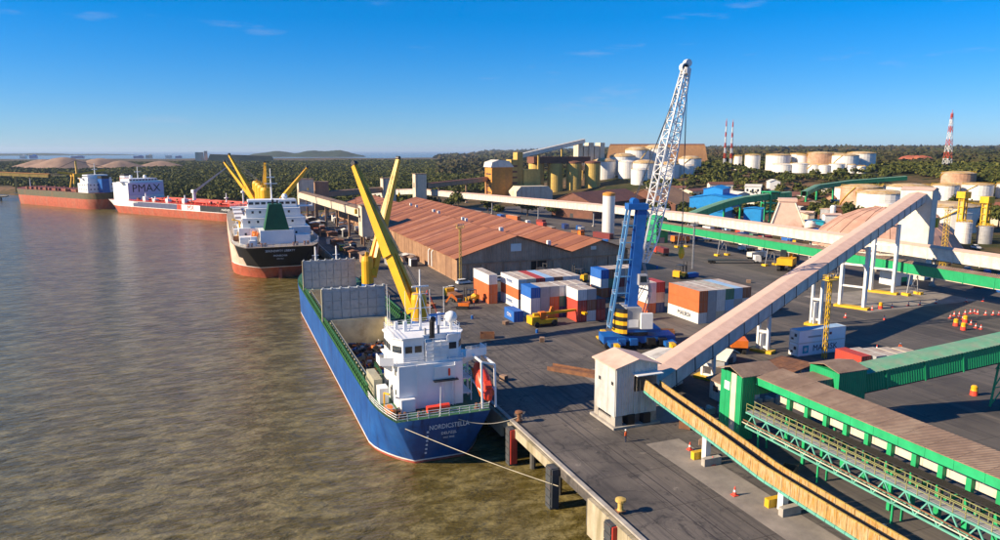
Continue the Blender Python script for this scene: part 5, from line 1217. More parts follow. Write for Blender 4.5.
def tank(x, y, z, r, h, label, group, m='tank_white', top='tank_top', dome=.12):
    t = thing('storage_tank', label, 'tank', (x, y, z), random.random() * 6, group)
    MB().lathe([(r, -1), (r, h)], n=28).build('shell', m, t, smooth=False)
    MB().lathe([(r * 1.01, h), (r * .6, h + r * dome * .8), (r * .1, h + r * dome)], n=28).build('roof', top if dome < .5 else m, t)
    MB().lathe([(r * 1.02, h * .96), (r * 1.03, h * .98), (r * 1.02, h)], n=28).build('rim', top, t)
    for k in range(1, 4): MB().lathe([(r + .02, h * k / 4 - .12), (r + .1, h * k / 4), (r + .02, h * k / 4 + .12)], n=28).build('weld_band', m, t)
    st_ = MB()
    for k in range(9):
        a = k * .16; a2 = a + .16; st_.beam(((r + .3) * math.cos(a), (r + .3) * math.sin(a), h * k / 9), ((r + .3) * math.cos(a2), (r + .3) * math.sin(a2), h * (k + 1) / 9), .8, .3)
    st_.build('stair', 'safety_yellow', t)
    MB().rail([((r - .2) * math.cos(a), (r - .2) * math.sin(a), h) for a in np.linspace(0, 2 * math.pi, 17)], 1.1, .1, 4., 2).build('top_rail', 'safety_yellow', t); return t
def lattice_mast(x, y, z, h, w, label, name='antenna_mast'):
    t = thing(name, label, 'mast', (x, y, z)); nseg = 9
    for k in range(nseg):
        a, b_ = k / nseg, (k + 1) / nseg; wa, wb = w * (1 - .8 * a), w * (1 - .8 * b_); mb = MB(); c = [(-1, -1), (1, -1), (1, 1), (-1, 1)]
        for i in range(4):
            j = (i + 1) % 4; P = lambda u, ww, zz: (c[u][0] * ww / 2, c[u][1] * ww / 2, zz * h)
            mb.beam(P(i, wa, a), P(i, wb, b_), max(.22, w * .05)); mb.beam(P(i, wa, a), P(j, wb, b_), .16); mb.beam(P(j, wa, a), P(i, wb, b_), .16); mb.beam(P(i, wb, b_), P(j, wb, b_), .16)
        mb.build('section', 'mast_red' if k % 2 == 0 else 'lattice_white', t)
    MB().tube((0, 0, h), (0, 0, h * 1.05), .2).build('antenna', 'mast_red', t); return t
def car(x, y, rz, m, label, cat='car', group=None, pickup=False):
    t = thing(cat.replace(' ', '_'), label, cat, (x, y, .01), rz, group)
    MB().prism([(-2.2, .35), (2.2, .35), (2.25, .8), (1.3, 1.0), (-2.2, 1.02)], -.88, .88, 'y').build('body', m, t)
    cab = [(-1.9, 1.02), (1.25, 1.02), (.6, 1.5), (-1.5, 1.5)] if not pickup else [(-.3, 1.02), (1.3, 1.02), (.7, 1.65), (-.2, 1.65)]
    MB().prism(cab, -.75, .75, 'y').build('cabin', 'glass_dark', t); a, b_ = cab[3][0], cab[2][0]
    MB().box(a, b_, -.73, .73, cab[2][1] + .002, cab[2][1] + .07).build('cabin_roof', m, t)
    for i in (-1.4, 1.4):
        for s in (-.86, .72): MB().tube((i, s, .34), (i, s + .14, .34), .34, n=12).build('wheel', 'rubber', t)
    return t
def truck(x, y, rz, cabm, bed, label, group=None, L=11., load=None):
    t = thing('truck', label, 'truck', (x, y, .01), rz, group)
    MB().prism([(L / 2 - 2.2, .7), (L / 2, .7), (L / 2, 1.9), (L / 2 - .3, 2.9), (L / 2 - 2.2, 2.9)], -1.2, 1.2, 'y').build('cab', cabm, t)
    MB().box(L / 2 - .18, L / 2 - .02, -1.05, 1.05, 1.95, 2.6).build('windscreen', 'glass_dark', t)
    MB().box(-L / 2, L / 2 - 2.4, -1.2, 1.2, 1.0, 1.3).build('chassis', bed, t)
    if load: MB().box(-L / 2 + .1, L / 2 - 2.6, -1.15, 1.15, 1.31, 1.31 + load[1]).build('load_body', load[0], t)
    for i in (-L / 2 + 1, -L / 2 + 2.3, L / 2 - 1.3):
        for s in (-1.2, .9): MB().tube((i, s, .5), (i, s + .3, .5), .5, n=12).build('wheel', 'rubber', t)
    return t
def forklift(x, y, rz, m, label, group=None, s=1.):
    t = thing('forklift', label, 'forklift', (x, y, .01), rz, group); t.scale = (s, s, s)
    MB().prism([(-1.4, .4), (1.1, .4), (1.1, 1.0), (-.6, 1.1), (-.9, 1.5), (-1.4, 1.4)], -.7, .7, 'y').build('body', m, t)
    c = MB()
    for i, j in ((-.8, -.6), (-.8, .6), (.7, -.6), (.7, .6)): c.beam((i, j, 1.0), (i * .9, j, 2.3), .1)
    c.box(-.8, .7, -.65, .65, 2.3, 2.4); c.build('overhead_guard', 'dark_steel', t)
    MB().beam((1.25, -.35, .1), (1.25, -.35, 3.0), .14).beam((1.25, .35, .1), (1.25, .35, 3.0), .14).beam((1.25, -.35, 2.9), (1.25, .35, 2.9), .12).build('mast', 'dark_steel', t)
    MB().beam((1.3, -.35, .2), (2.4, -.35, .2), .12).beam((1.3, .35, .2), (2.4, .35, .2), .12).build('fork', 'dark_steel', t)
    for i, r_ in ((-.9, .36), (.8, .45)):
        for q in (-.8, .55): MB().tube((i, q, r_), (i, q + .25, r_), r_, n=10).build('wheel', 'rubber', t)
    return t
def excavator(x, y, rz, m, label, s=1.):
    t = thing('excavator', label, 'excavator', (x, y, .01), rz); t.scale = (s, s, s)
    for q in (-1.1, .6): MB().prism([(-2, .3), (-1.6, 0), (1.6, 0), (2, .3), (2, .7), (1.6, 1), (-1.6, 1), (-2, .7)], q, q + .55, 'y').build('track', 'rubber', t)
    MB().box(-2.2, 1.2, -1.3, 1.2, 1.1, 2.2).build('house', m, t); MB().box(.2, 1.5, .2, 1.15, 2.2, 3.4).build('cab', 'glass_dark', t)
    MB().beam((1.0, -.3, 1.8), (3.6, -.3, 4.6), .5, .7).beam((3.6, -.3, 4.6), (5.4, -.3, 2.0), .4, .5).build('arm', m, t)
    MB().prism([(5.0, 1.9), (5.9, 2.0), (5.7, .9), (5.0, 1.0)], -.9, .3, 'y').build('bucket', 'dark_steel', t); return t
# ---------------------------------------------------------------- vehicles and yard things
car(67.6, 202.2, rad(10), 'white', 'white car parked before the dark warehouse doors'); car(60.5, 192.5, rad(-70), 'white', 'white pickup beside the warehouse corner', 'pickup', pickup=True)
forklift(60.8, 175.6, rad(200), 'crane_yellow', 'yellow forklift in the open yard left of the container stacks', s=1.5)
truck(57.6, 181, rad(95), 'crane_yellow', 'rust', 'yellow truck with rusty low bed near the blue ship crane', None, 8., ('rust', .7))
excavator(56.4, 169.5, rad(150), 'orange', 'small orange excavator on the quay beside the blue ship', .8)
forklift(91, 196, rad(40), 'crane_yellow', 'yellow forklift in front of the dark open warehouse door', s=1.9); forklift(102.5, 193, rad(120), 'crane_yellow', 'yellow forklift before the warehouse annex', s=1.7)
car(79, 203, rad(180), 'white', 'white van backed against the warehouse front wall', 'van')
rs = thing('reach_stacker', 'yellow and black reach stacker with long boom before the short containers', 'reach stacker', (68.6, 146.0, .01), rad(3)); rs.scale = (.85, .85, .85)
MB().box(-4.6, 3.2, -1.6, 1.6, .8, 1.9).box(-4.6, -2.2, -1.7, 1.7, 1.9, 2.9).build('chassis', 'crane_yellow', rs); MB().box(-1.6, .2, -.8, .8, 1.9, 3.8).build('cab', 'orange', rs)
MB().beam((-3.4, 0, 3.2), (11.5, 0, 3.4), .9, .8, .6, .5).build('boom', 'crane_yellow', rs); MB().box(11.0, 12.0, -3, 3, 2.4, 3.0).box(11.1, 11.9, -.4, .4, .1, 2.4).build('spreader', 'crane_yellow', rs)
for i, r_ in ((-3.2, .75), (2.2, .85)):
    for q in (-2.0, 1.3): MB().tube((i, q, r_), (i, q + .7, r_), r_, n=12).build('wheel', 'rubber', rs)
MB().prism([(1.0, 1.9), (3.4, 1.9), (2.6, 5.0), (2.0, 5.0)], -.3, .3, 'y').build('lift_frame', 'orange', rs)
truck(171.5, 205, rad(-22), 'white', 'dark_steel', 'white truck with long flat dark trailer parked in the back yard', None, 19.); truck(186, 209.5, rad(10), 'white', 'dark_steel', 'white truck with low cargo body beside the flat trailer', None, 9., ('offwhite', 1.6))
truck(159, 232, rad(80), 'lifeboat_red', 'dark_steel', 'dark red truck parked under the green gallery', None, 9., ('cont_maroon', 1.8)); truck(187, 259, rad(10), 'orange', 'rust', 'orange tipper truck behind the crane boom', None, 9.5, ('orange', 2.2))
forklift(135, 186, rad(20), 'crane_yellow', 'large yellow forklift carrying a blue load in the middle of the yard', s=1.8); MB().cb(140.2, 187.2, 0, 4, 2, 1.3).build('crate', 'mhc_blue'); tag(bpy.data.objects['crate'], 'blue crate on the ground beside the yard forklift', 'crate')
excavator(178, 186, rad(35), 'crane_yellow', 'big yellow excavator reaching up by the gallery footings', 2.0)
excavator(95.6, 112, rad(60), 'orange', 'orange scrap grab machine beneath the inclined gallery', 1.3)
for i, (x, y, m_) in enumerate([(198, 229, 'white'), (205, 226, 'roof_pink'), (216, 232, 'white'), (201, 262, 'mhc_blue'), (144, 256, 'white'), (151, 262, 'mhc_blue'), (207, 246, 'white'), (139, 300, 'white'), (148, 330, 'lifeboat_red'), (152, 352, 'white'), (146, 380, 'crane_yellow'), (158, 300, 'orange'), (168, 316, 'mhc_blue'), (136, 275, 'white'), (170, 268, 'white'), (214, 258, 'white'), (140, 240, 'orange')]):
    c_ = {'white': 'white', 'roof_pink': 'dusty pink', 'mhc_blue': 'blue', 'lifeboat_red': 'red', 'crane_yellow': 'yellow', 'orange': 'orange'}[m_]
    truck(x, y, rad(random.uniform(0, 360)), m_, 'dark_steel', '%s service truck in the busy strip behind the yard' % c_, 'service trucks behind the yard', random.uniform(6, 9), (random.choice([m_, 'rust', 'grey_steel']), random.uniform(.6, 1.8)))
OCC += [(x, y, 6) for x, y in ((198, 229), (205, 226), (216, 232), (201, 262), (144, 256), (151, 262), (207, 246), (139, 300), (148, 330), (152, 352), (146, 380), (158, 300), (168, 316), (136, 275), (170, 268), (214, 258), (140, 240), (159, 232), (187, 259), (171.4, 294.5))]
OCC += [(197, y, 3) for y in range(60, 270, 6)] + [(180, y, 3) for y in range(60, 272, 6)] + [(186 - (y - 332) * .262, y, 4) for y in range(272, 545, 6)]
for i in range(26):
    sp_ = free_spot(lambda: (random.uniform(134, 166), random.uniform(240, 430)), 6.6)
    if sp_ is None: continue
    x, y = sp_
    col = random.choice(list(CONT))
    container(x, y, 0, col, random.choice([6.06, 6.06, 12.19]), '%s container set down in the cluttered strip beside the long warehouse' % col, 'containers beside the warehouse', rad(random.choice([0, 90, 10, -12])))
for i in range(22):
    sp_ = free_spot(lambda: (random.uniform(204, 240), random.uniform(205, 310)), 3.8)
    if sp_ is None: continue
    x, y = sp_
    col = random.choice(list(CONT))
    container(x, y, 0, col, 6.06, '%s container in the clutter behind the white gallery' % col, 'containers behind the white gallery', rad(random.choice([0, 90, 20, -12])))
rr0 = thing('rusty_ramp', 'long rusty steel ramp lying on the yard before the blue crane', 'ramp', (60.2, 109, .02), rad(-52))
for k in range(9): MB().box(-7.6 + k * 1.7, -7.6 + k * 1.7 + 1.64, -1.1, 1.1, .25, .45).build('deck_plate', 'rust', rr0)
for s_ in (-1.15, 1.15): MB().box(-7.8, 7.8, s_ - .1, s_ + .1, 0, .75).build('side_beam', 'rust', rr0)
# low plant sheds between tower and crane
shed('low_shed', 'low shed with dusty pink roof beside the inclined gallery foot', 'shed', 68.2, 100.5, 0, 8, 7, 2.6, 1.2, 'clad_grey', 'roof_pink', rad(25))
shed('low_shed', 'small white cabin beside the blue crane outrigger', 'cabin', 74.8, 108.5, 0, 4, 7, 2.4, .3, 'white', 'offwhite', rad(-65), win=2)
shed('low_shed', 'grey flat roofed hut between the inclined gallery and the green house', 'hut', 75.6, 88.5, 0, 5, 6, 3.2, .3, 'clad_grey', 'roof_dust', rad(0), win=2)
shed('low_shed', 'pale tarpaulin covered heap shed under the inclined gallery', 'shed', 86.8, 107.5, 0, 6, 6, 1.6, 1.2, 'grey_steel', 'offwhite', rad(30))
shed('guard_house', 'small white gate house with green window under the green gallery', 'gate house', 190.5, 154, 0, 7.5, 5.5, 4.2, .5, 'white', 'offwhite', 0)
MB().box(-1.1, 1.1, -2.85, -2.77, 1.2, 2.6).build('window_panel', 'green_paint', bpy.data.objects['guard_house'])
tbl = thing('rusty_canopy', 'rusty flat canopy on posts beside the green house', 'canopy', (90.6, 93.4, 0), rad(18))
for k in range(5): MB().box(-4.6, 4.6, -3.2 + k * 1.3, -3.2 + k * 1.3 + 1.26, 2.9 + random.uniform(0, .05), 3.1).build('roof_sheet', 'rust', tbl)
for x in (-4.2, 0, 4.2):
    for y_ in (-2.9, 2.9): MB().cb(x, y_, 0, .22, .22, 2.9).build('post', 'concrete', tbl)
for k in range(9):
    x, y = 66.5 + k * 1.9, 85.6 - (k % 3) * .4
    MB().cb(0, 0, 0, 1.5, .5, 1.0).prism([(-.35, 1.0), (.35, 1.0), (.2, 1.25), (-.2, 1.25)], -.7, .7).build('fence_block', 'concrete', None, (x, y, 0)); o = COL.objects[-1] if False else None
for o in [q for q in COL.objects if q.name.startswith('fence_block')]: tag(o, 'concrete barrier block in the row beside the green plant house', 'barrier', 'concrete barrier row')
def yellow_pole(x, y, h, label, w=.7, m='safety_yellow'):
    t = thing('lattice_pole', label, 'lamp pole', (x, y, 0)); mb = MB(); n = int(h / 1.2)
    for i, j in ((-1, -1), (1, -1), (1, 1), (-1, 1)): mb.beam((i * w / 2, j * w / 2, 0), (i * w / 2 * .8, j * w / 2 * .8, h), .1)
    for k in range(n):
        z0, z1 = k * h / n, (k + 1) * h / n; q = w / 2 * (1 - .2 * k / n)
        mb.beam((-q, -q, z0), (q, -q, z1), .07); mb.beam((-q, q, z0), (-q, -q, z1), .07); mb.beam((q, -q, z0), (q, q, z1), .07); mb.beam((q, q, z0), (-q, q, z1), .07)
    mb.build('shaft', m, t); MB().box(-1.1, 1.1, -.8, .8, h, h + .15).rail([(-1.1, -.8, h + .15), (1.1, -.8, h + .15), (1.1, .8, h + .15), (-1.1, .8, h + .15), (-1.1, -.8, h + .15)], .9, .06).build('platform', m, t)
    for k in range(3): MB().box(-.9 + k * .7, -.5 + k * .7, -.95, -.85, h + .9, h + 1.3).build('floodlight', 'grey_steel', t)
    return t
yellow_pole(108.2, 101.6, 15.5, 'yellow lattice floodlight pole in front of the white refrigerated containers', .6); yellow_pole(67.2, 203.6, 17, 'tall yellowish lattice lamp pole at the warehouse corner', .6, 'silo_yellow')
yellow_pole(150, 200, 15, 'thin grey lattice lamp pole in the middle of the yard', .4, 'grey_steel'); yellow_pole(232, 170, 20, 'yellow lattice pole beside the concrete tower', 1.4, 'safety_yellow')
# cones and drums on the traffic lanes
cn = [(153.1, 129.8), (160.4, 130.1), (166.2, 130.0), (169.9, 129.6), (175.4, 129.3), (184.9, 127.8), (190.0, 126.7), (166.4, 117.6), (167.6, 117.2), (170.7, 117.9), (172.4, 117.8), (173.7, 117.7), (173.6, 116.8), (174.5, 115.4), (176.2, 114.7), (177.6, 114.2), (163, 116.1), (164.9, 115.4), (164.5, 114.1), (161.5, 109.9), (159.4, 107.3), (159.4, 106.1), (122.7, 102.1), (147, 121), (140, 126), (134, 128)]
c0 = None
for i, (x, y) in enumerate(cn):
    if c0 is None:
        c0 = thing('traffic_cone', 'red and white traffic cone marking a lane in the yard', 'traffic cone', (x, y, .005), 0, 'traffic cones in the yard'); c0.scale = (1.5, 1.5, 1.5)
        MB().cb(0, 0, 0, .45, .45, .06).build('base', 'cone_red', c0); MB().lathe([(.18, .06), (.12, .3)], n=10).build('lower_band', 'cone_red', c0); MB().lathe([(.12, .3), (.085, .48)], n=10).build('white_band', 'line_white', c0); MB().lathe([(.085, .48), (.03, .75)], n=10).build('top', 'cone_red', c0)
    else: copy_tree(c0, (x, y, .005))
for i, (x, y) in enumerate([(57.3, 75.2), (57.2, 70.3), (54.3, 62.5)]): copy_tree(c0, (x, y, .02), None, 'red traffic cone beside a white leg of the ochre gallery', 'cones by the ochre gallery')
for i, (x, y) in enumerate([(156.4, 130.2), (157.1, 110.4), (162.3, 111.9), (155, 107.1), (114.6, 76.2)]):
    t = thing('traffic_drum', 'yellow and red traffic drum on the yard lane', 'traffic drum', (x, y, .005), 0, 'traffic drums in the yard')
    MB().lathe([(.6, 0), (.55, .8)], n=14).build('lower_body', 'cone_red', t); MB().lathe([(.55, .8), (.5, 1.0), (.5, 1.5), (.3, 1.7)], n=14).build('upper_body', 'crane_yellow', t)
# suspended blue load under the aft ship crane
sl = thing('spreader_frame', 'blue cargo spreader hanging on red slings over the quay', 'spreader', (44.5, 160, 0))
MB().box(-3, 3, -1.2, 1.2, .02, .9).box(-3.4, -2.6, -1.4, 1.4, .2, .7).box(2.6, 3.4, -1.4, 1.4, .2, .7).build('frame', 'mhc_blue', sl)
for x in (-2.8, 2.8):
    for y_ in (-1, 1): MB().beam((x, y_, .9), (0, 0, 7.5), .09).build('sling', 'lifeboat_red', sl)
# pallets, timber and drums left about the quay and yard
ITEMS = [(44.8, 112), (47.5, 131), (52.2, 140), (60.5, 150), (55, 158), (49, 174), (62, 133), (64, 140), (90, 128), (93, 121), (84, 113), (62, 82.5), (63.2, 79), (64, 71.5), (63.6, 64), (62.6, 57.5), (120, 118), (131, 140), (142, 150), (125, 160), (118, 176), (150, 172), (139, 205), (128, 215), (60.2, 76), (63.4, 50), (97, 101), (100, 98), (83, 98), (79, 96), (88, 84), (94, 82), (71, 110), (66, 116)]
for i, (x, y) in enumerate(ITEMS):
    k = i % 3
    if k == 0:
        t = thing('pallet_stack', 'small stack of weathered timber pallets left on the yard', 'pallets', (x, y, .012), random.random() * 3, 'pallet stacks on the yard')
        for j in range(random.choice([3, 5, 6])):
            MB().box(-.6, .6, -.5, .5, j * .16 + .09, j * .16 + .13).box(-.6, .6, -.5, -.38, j * .16, j * .16 + .09).box(-.6, .6, .38, .5, j * .16, j * .16 + .09).build('pallet', 'pile_dust', t)
    elif k == 1:
        t = thing('oil_drum', 'upright blue steel drum left on the yard', 'drum', (x, y, .012), 0, 'blue drums on the yard')
        MB().lathe([(.3, 0), (.3, .3), (.32, .32), (.3, .34), (.3, .6), (.32, .62), (.3, .64), (.3, .9)], n=14).build('shell', 'mhc_blue', t); MB().lathe([(.27, .9), (.27, .92)], n=14).build('lid', 'grey_steel', t)
    else:
        t = thing('steel_skip', 'open rusty steel skip standing on the yard', 'skip', (x, y, .012), random.random() * 3, 'rusty skips on the yard')
        for a, b_ in (((-1.5, -.8), (1.5, -.8)), ((-1.5, .8), (1.5, .8)), ((-1.5, -.8), (-1.5, .8)), ((1.5, -.8), (1.5, .8))): MB().beam((a[0], a[1], .6), (b_[0], b_[1], .6), .1, 1.1).build('side_plate', 'rust', t)
        MB().box(-1.5, 1.5, -.8, .8, .02, .1).build('floor_plate', 'rust', t); MB().beam((-1.55, -.85, 1.15), (1.55, -.85, 1.15), .12).build('rim', 'rust', t)
# people
def person(x, y, z, rz, label):
    vs = [(0, 0, .92), (0, .02, 1.2), (0, .0, 1.42), (0, .02, 1.52), (0, .03, 1.66), (.1, 0, .86), (.12, .04, .48), (.12, -.02, .08), (.12, .16, .04), (-.1, 0, .86), (-.12, -.04, .48), (-.12, -.1, .08), (-.12, .08, .04), (.2, 0, 1.40), (.27, -.02, 1.12), (.26, .1, .88), (-.2, 0, 1.40), (-.27, -.02, 1.12), (-.26, .1, .88)]
    es = [(0, 1), (1, 2), (2, 3), (3, 4), (0, 5), (5, 6), (6, 7), (7, 8), (0, 9), (9, 10), (10, 11), (11, 12), (2, 13), (13, 14), (14, 15), (2, 16), (16, 17), (17, 18)]
    rs_ = [.15, .15, .14, .06, .105, .1, .075, .05, .045, .1, .075, .05, .045, .07, .055, .04, .07, .055, .04]
    me = bpy.data.meshes.new('body'); me.from_pydata(vs, es, []); o = bpy.data.objects.new('tmp', me); COL.objects.link(o)
    md = o.modifiers.new('s', 'SKIN'); me.skin_vertices[0].data[0].use_root = True
    for i, r_ in enumerate(rs_): me.skin_vertices[0].data[i].radius = (r_, r_)
    o.modifiers.new('d', 'SUBSURF').levels = 1
    dg = bpy.context.evaluated_depsgraph_get(); fm_ = bpy.data.meshes.new_from_object(o.evaluated_get(dg)); bpy.data.objects.remove(o)
    fm_.materials.clear()
    for m_ in ('navy', 'vest', 'skin'): fm_.materials.append(MATS[m_])
    for p in fm_.polygons:
        c = p.center; p.material_index = 2 if (c.z > 1.5 or (abs(c.x) > .2 and c.z < 1.0)) else (1 if c.z > .88 else 0); p.use_smooth = True
    t = thing('person', label, 'person', (x, y, z), rz); link('body', fm_, t)
    MB().lathe([(.13, 1.70), (.15, 1.72), (.13, 1.8), (.05, 1.86)], 0, .03, 12).build('helmet', 'line_white', t); return t
person(50.6, 80.7, .01, rad(30), 'person in orange vest and helmet walking before the corrugated tower')
person(126, 99.5, .01, rad(120), 'person in orange vest standing near the low container row'); person(60.2, 171.5, .01, rad(80), 'person in orange vest beside the yellow forklift')
# ---------------------------------------------------------------- silos, works and tanks behind the yard
ws = thing('white_silo', 'slim white cylindrical silo standing behind the containers', 'silo', (171.4, 294.5, 0))
MB().lathe([(2.9, 0), (2.9, 19.2)], n=24).build('shell', 'tank_white', ws); MB().lathe([(3.0, 19.2), (3.0, 20.4), (1, 21)], n=24).build('cap', 'silo_orange', ws)
cw = thing('cement_works', 'orange and yellow cement works with stair tower beside the silos', 'works', (218, 549, 3))
MB().box(-12, 6, -8, 8, -3, 24).build('mill_building', 'silo_orange', cw); MB().prism([(-13, 24), (7, 24), (3, 29), (-6, 30), (-12, 28)], -9, 9).build('mill_roof', 'offwhite', cw)
for k in range(4): MB().box(-12.08, -12.0, -6, 6, 3 + k * 5, 4 + k * 5).build('louvre', 'dark_steel', cw)
MB().box(6.1, 12, -5, 6, -3, 30).build('stair_tower', 'silo_yellow', cw); MB().box(12.05, 17, -4, 5, -3, 36).build('elevator_tower', 'silo_yellow', cw); MB().box(17.05, 32, -6, 7, -3, 22).build('packing_building', 'silo_yellow', cw)
for k in range(6): MB().box(6.4, 11.6, -5.1, -5.02, 1 + k * 4.6, 2.6 + k * 4.6).build('opening', 'roof_brown', cw)
MB().box(2, 34, -26, -10, -3, 5).prism([(2, 5), (34, 5), (30, 9), (6, 9)], -26, -10).build('front_shed', 'cream', cw)
for k in range(4):
    s_ = thing('cement_silo', 'tall weathered yellow cement silo in a row of four', 'silo', (265 + k * 16.4, 584 - k * 4.6, 3), 0, 'row of yellow cement silos')
    MB().lathe([(7.0, -3), (7.0, 26)], n=26).build('shell', 'silo_yellow', s_); MB().lathe([(7.2, 26), (7.2, 27.5), (2, 28.5)], n=26).build('cap', 'roof_brown', s_)
MB().box(-2, 54, -3, 12, 26.5, 32).build('silo_top_gallery', 'roof_brown', cw).location = (42, 28, 0)
gallery('conveyor_gallery', 'slim pale inclined gallery rising above the yellow silos', 'conveyor', [(236, 556, 34), (330, 618, 48)], 4, 3.2, 'offwhite', 'offwhite', 8, legs=[(262, 573, 38), (296, 596, 43)], leg_m='silo_yellow', leg_r=.7)
pt_ = thing('process_tower', 'cream process tower with hoppers at the head of the slim gallery', 'tower', (338, 622, 12))
for k in range(5): MB().box(-14 + k * 6, -9 + k * 6, -5, 5, 14, 36 - (k % 2) * 3).lathe([(2.4, 14), (.8, 9)], -11.5 + k * 6, 0, 10).build('hopper', 'cream', pt_)
for k in range(4): MB().cb(-13 + k * 9, -4, -3, 1, 1, 18).cb(-13 + k * 9, 4, -3, 1, 1, 18).build('leg', 'silo_yellow', pt_)
hg = thing('long_hangar', 'very long brown storage hangar with sloping ends on the hill', 'hangar', (500, 748, 21), rad(-33.5))
MB().prism([(-62, -4), (62, -4), (56, 26), (-56, 26)], -16, 16, 'y').build('shell', 'hangar_brown', hg); MB().box(-56, 56, -5, 5, 26.02, 27.5).build('ridge_vent', 'roof_brown', hg)
tk = 'round white storage tank in the cluster below the long hangar'
for x, y, r_, h_ in ((347.6, 607.6, 11, 17), (372.7, 616, 12.5, 18), (352, 552, 7.5, 13), (375, 580, 12, 14), (393, 567, 10, 13), (411, 566, 8, 10), (395, 625, 12, 22), (420, 628, 13, 23), (432, 588, 11, 14), (362, 590, 8, 15)):
    tank(x, y, T(x, y) - .5, r_, h_, tk, 'white tanks below the hangar', dome=.25, top='tank_white' if r_ < 9 else 'tank_top')
for i, (x, y, r_, h_) in enumerate([(507, 586, 7.5, 15), (525.4, 570, 12, 15), (548, 568, 7, 16), (553, 543, 12, 17), (543, 556, 5, 15), (562, 521, 12, 15), (590, 528, 13, 17), (576, 549, 12, 16), (497, 596, 4, 14)]):
    tank(x, y, T(x, y), r_, h_, 'large white and rust storage tank in the hilltop tank farm', 'hilltop tank farm', m='tank_white' if i % 4 != 3 else 'tank_rust')
for i, (x, y, r_, h_) in enumerate([(505, 541, 10, 7), (515, 530, 8.5, 8), (522, 519, 6, 7), (527, 512, 6, 7), (536, 506, 7, 8), (545, 498, 4, 7), (551, 492, 4, 6)]):
    tank(x, y, T(x, y), r_, h_, 'low white tank on the slope below the hilltop tank farm', 'low tanks on the slope', top='tank_white')
for lb_, x, y, r_, h_, m_ in (('big pale tank with rusty rim behind the domed shed', 366, 311, 13, 16, 'tank_white'), ('rust brown tank standing behind the big pale tank', 378, 336, 12, 18, 'tank_rust'), ('broad white tank right of the concrete tower', 344, 254, 15, 13, 'tank_white'),
                              ('wide white tank left of the striped mast', 466, 375, 16, 11, 'tank_white'), ('white tank in front of the striped mast', 487, 361, 9, 11, 'tank_white'), ('pale tank right of the striped mast', 508, 352, 10, 10, 'tank_white'), ('white tank at the edge of the tank group', 530, 338, 13, 9, 'tank_white'), ('flat white tank behind the tower roof', 430, 385, 16, 12, 'tank_white'), ('rusty tank on the rise behind the mast', 548, 396, 12, 9, 'tank_rust')):
    tank(x, y, T(x, y), r_, h_, lb_, None, m_)
tank(303.4, 214.4, 0, 3.2, 9, 'small white upright tank beside the domed shed', None, top='tank_white'); tank(311, 210, 0, 3, 7.5, 'small grey upright tank next to the small white one', None, m='grey_steel', top='grey_steel')
lattice_mast(502, 623, T(502, 623), 50, 2.2, 'thin red and white antenna mast beside the twin red mast'); lattice_mast(508, 620, T(508, 620), 49, 2.6, 'red antenna mast standing right of the thin twin mast'); lattice_mast(640, 475, T(640, 475), 54, 6, 'tall red and white lattice tower among the tanks')
# brown roofed sheds, blue works, green conveyors
shed('brown_shed', 'long shed with dark brown roof in front of the yellow silos', 'shed', 226, 400, 0, 30, 62, 9, 6, 'roof_brown', 'roof_brown', rad(-62)); shed('brown_shed', 'wide shed with rust brown roof behind the crane boom', 'shed', 282, 418, 0, 44, 52, 6, 9, 'roof_brown', 'hangar_brown', rad(-55))
shed('pale_store', 'pale boxy store between the brown sheds and the white gallery', 'store', 226, 340, 0, 12, 26, 7, 1, 'cream', 'offwhite', rad(-50), win=4)
shed('blue_works', 'bright blue works hall with raised middle roof', 'building', 298, 376, 0, 26, 34, 11, 2, 'blue_roof', 'blue_roof', rad(-50), win=4); shed('blue_works', 'small blue upper hall on top of the blue works', 'building', 303, 382, 8, 12, 24, 8, 1.5, 'blue_roof', 'blue_roof', rad(-50)); lettering(bpy.data.objects['blue_works.001'], 'ALUMAR', 3.4, face_mtx((-6.1, 0, 5), (0, -1, 0), (0, 0, 1)), 'navy', bold=.08)
shed('blue_works', 'low blue roofed shed in front of the blue works', 'shed', 266, 341, 0, 22, 34, 6, 2, 'blue_roof', 'blue_roof', rad(-50)); shed('blue_works', 'square blue machine house under the green conveyor', 'building', 272, 311, 0, 9, 9, 9, .5, 'blue_roof', 'blue_roof', rad(-50))
gp = [(222, 300, 5.5), (240, 309, 7.8), (256, 316, 9.8), (272, 322, 11.2), (292, 325, 12.4), (312, 328, 13)]
gallery('conveyor_gallery', 'curving green conveyor gallery in front of the blue works', 'conveyor', gp, 4.2, 3.2, 'clad_green', 'green_roof', 5, .4, legs=[(240, 309, 7.6), (256, 316, 9.6), (272, 322, 11), (292, 325, 12.2), (310, 327, 12.8)], leg_m='green_paint', leg_r=.4)
gallery('conveyor_gallery', 'distant green conveyor gallery on the wooded slope', 'conveyor', [(345, 350, 12), (380, 374, 14.5), (420, 384, 16.5), (470, 380, 19)], 3.4, 2.6, 'clad_green', 'green_roof', 7, .4, legs=[(352, 355, 12), (380, 374, 14.3), (400, 379, 15), (420, 384, 16.2), (445, 382, 17.6)], leg_m='green_paint', leg_r=.5)
gt = thing('green_trestle_tower', 'green steel trestle tower beside the pink pyramid tower', 'tower', (297, 326, 0))
for x in (-4, 4):
    for y_ in (-4, 4): MB().beam((x, y_, 0), (x * .8, y_ * .8, 17), .6).build('leg', 'green_paint', gt)
for z in (5, 10, 16.5): MB().box(-4, 4, -4, 4, z, z + .5).build('platform', 'green_paint', gt)
pk = thing('hopper_tower', 'pale pink concrete tower flaring towards its base', 'tower', (262, 275, 0), rad(-40))
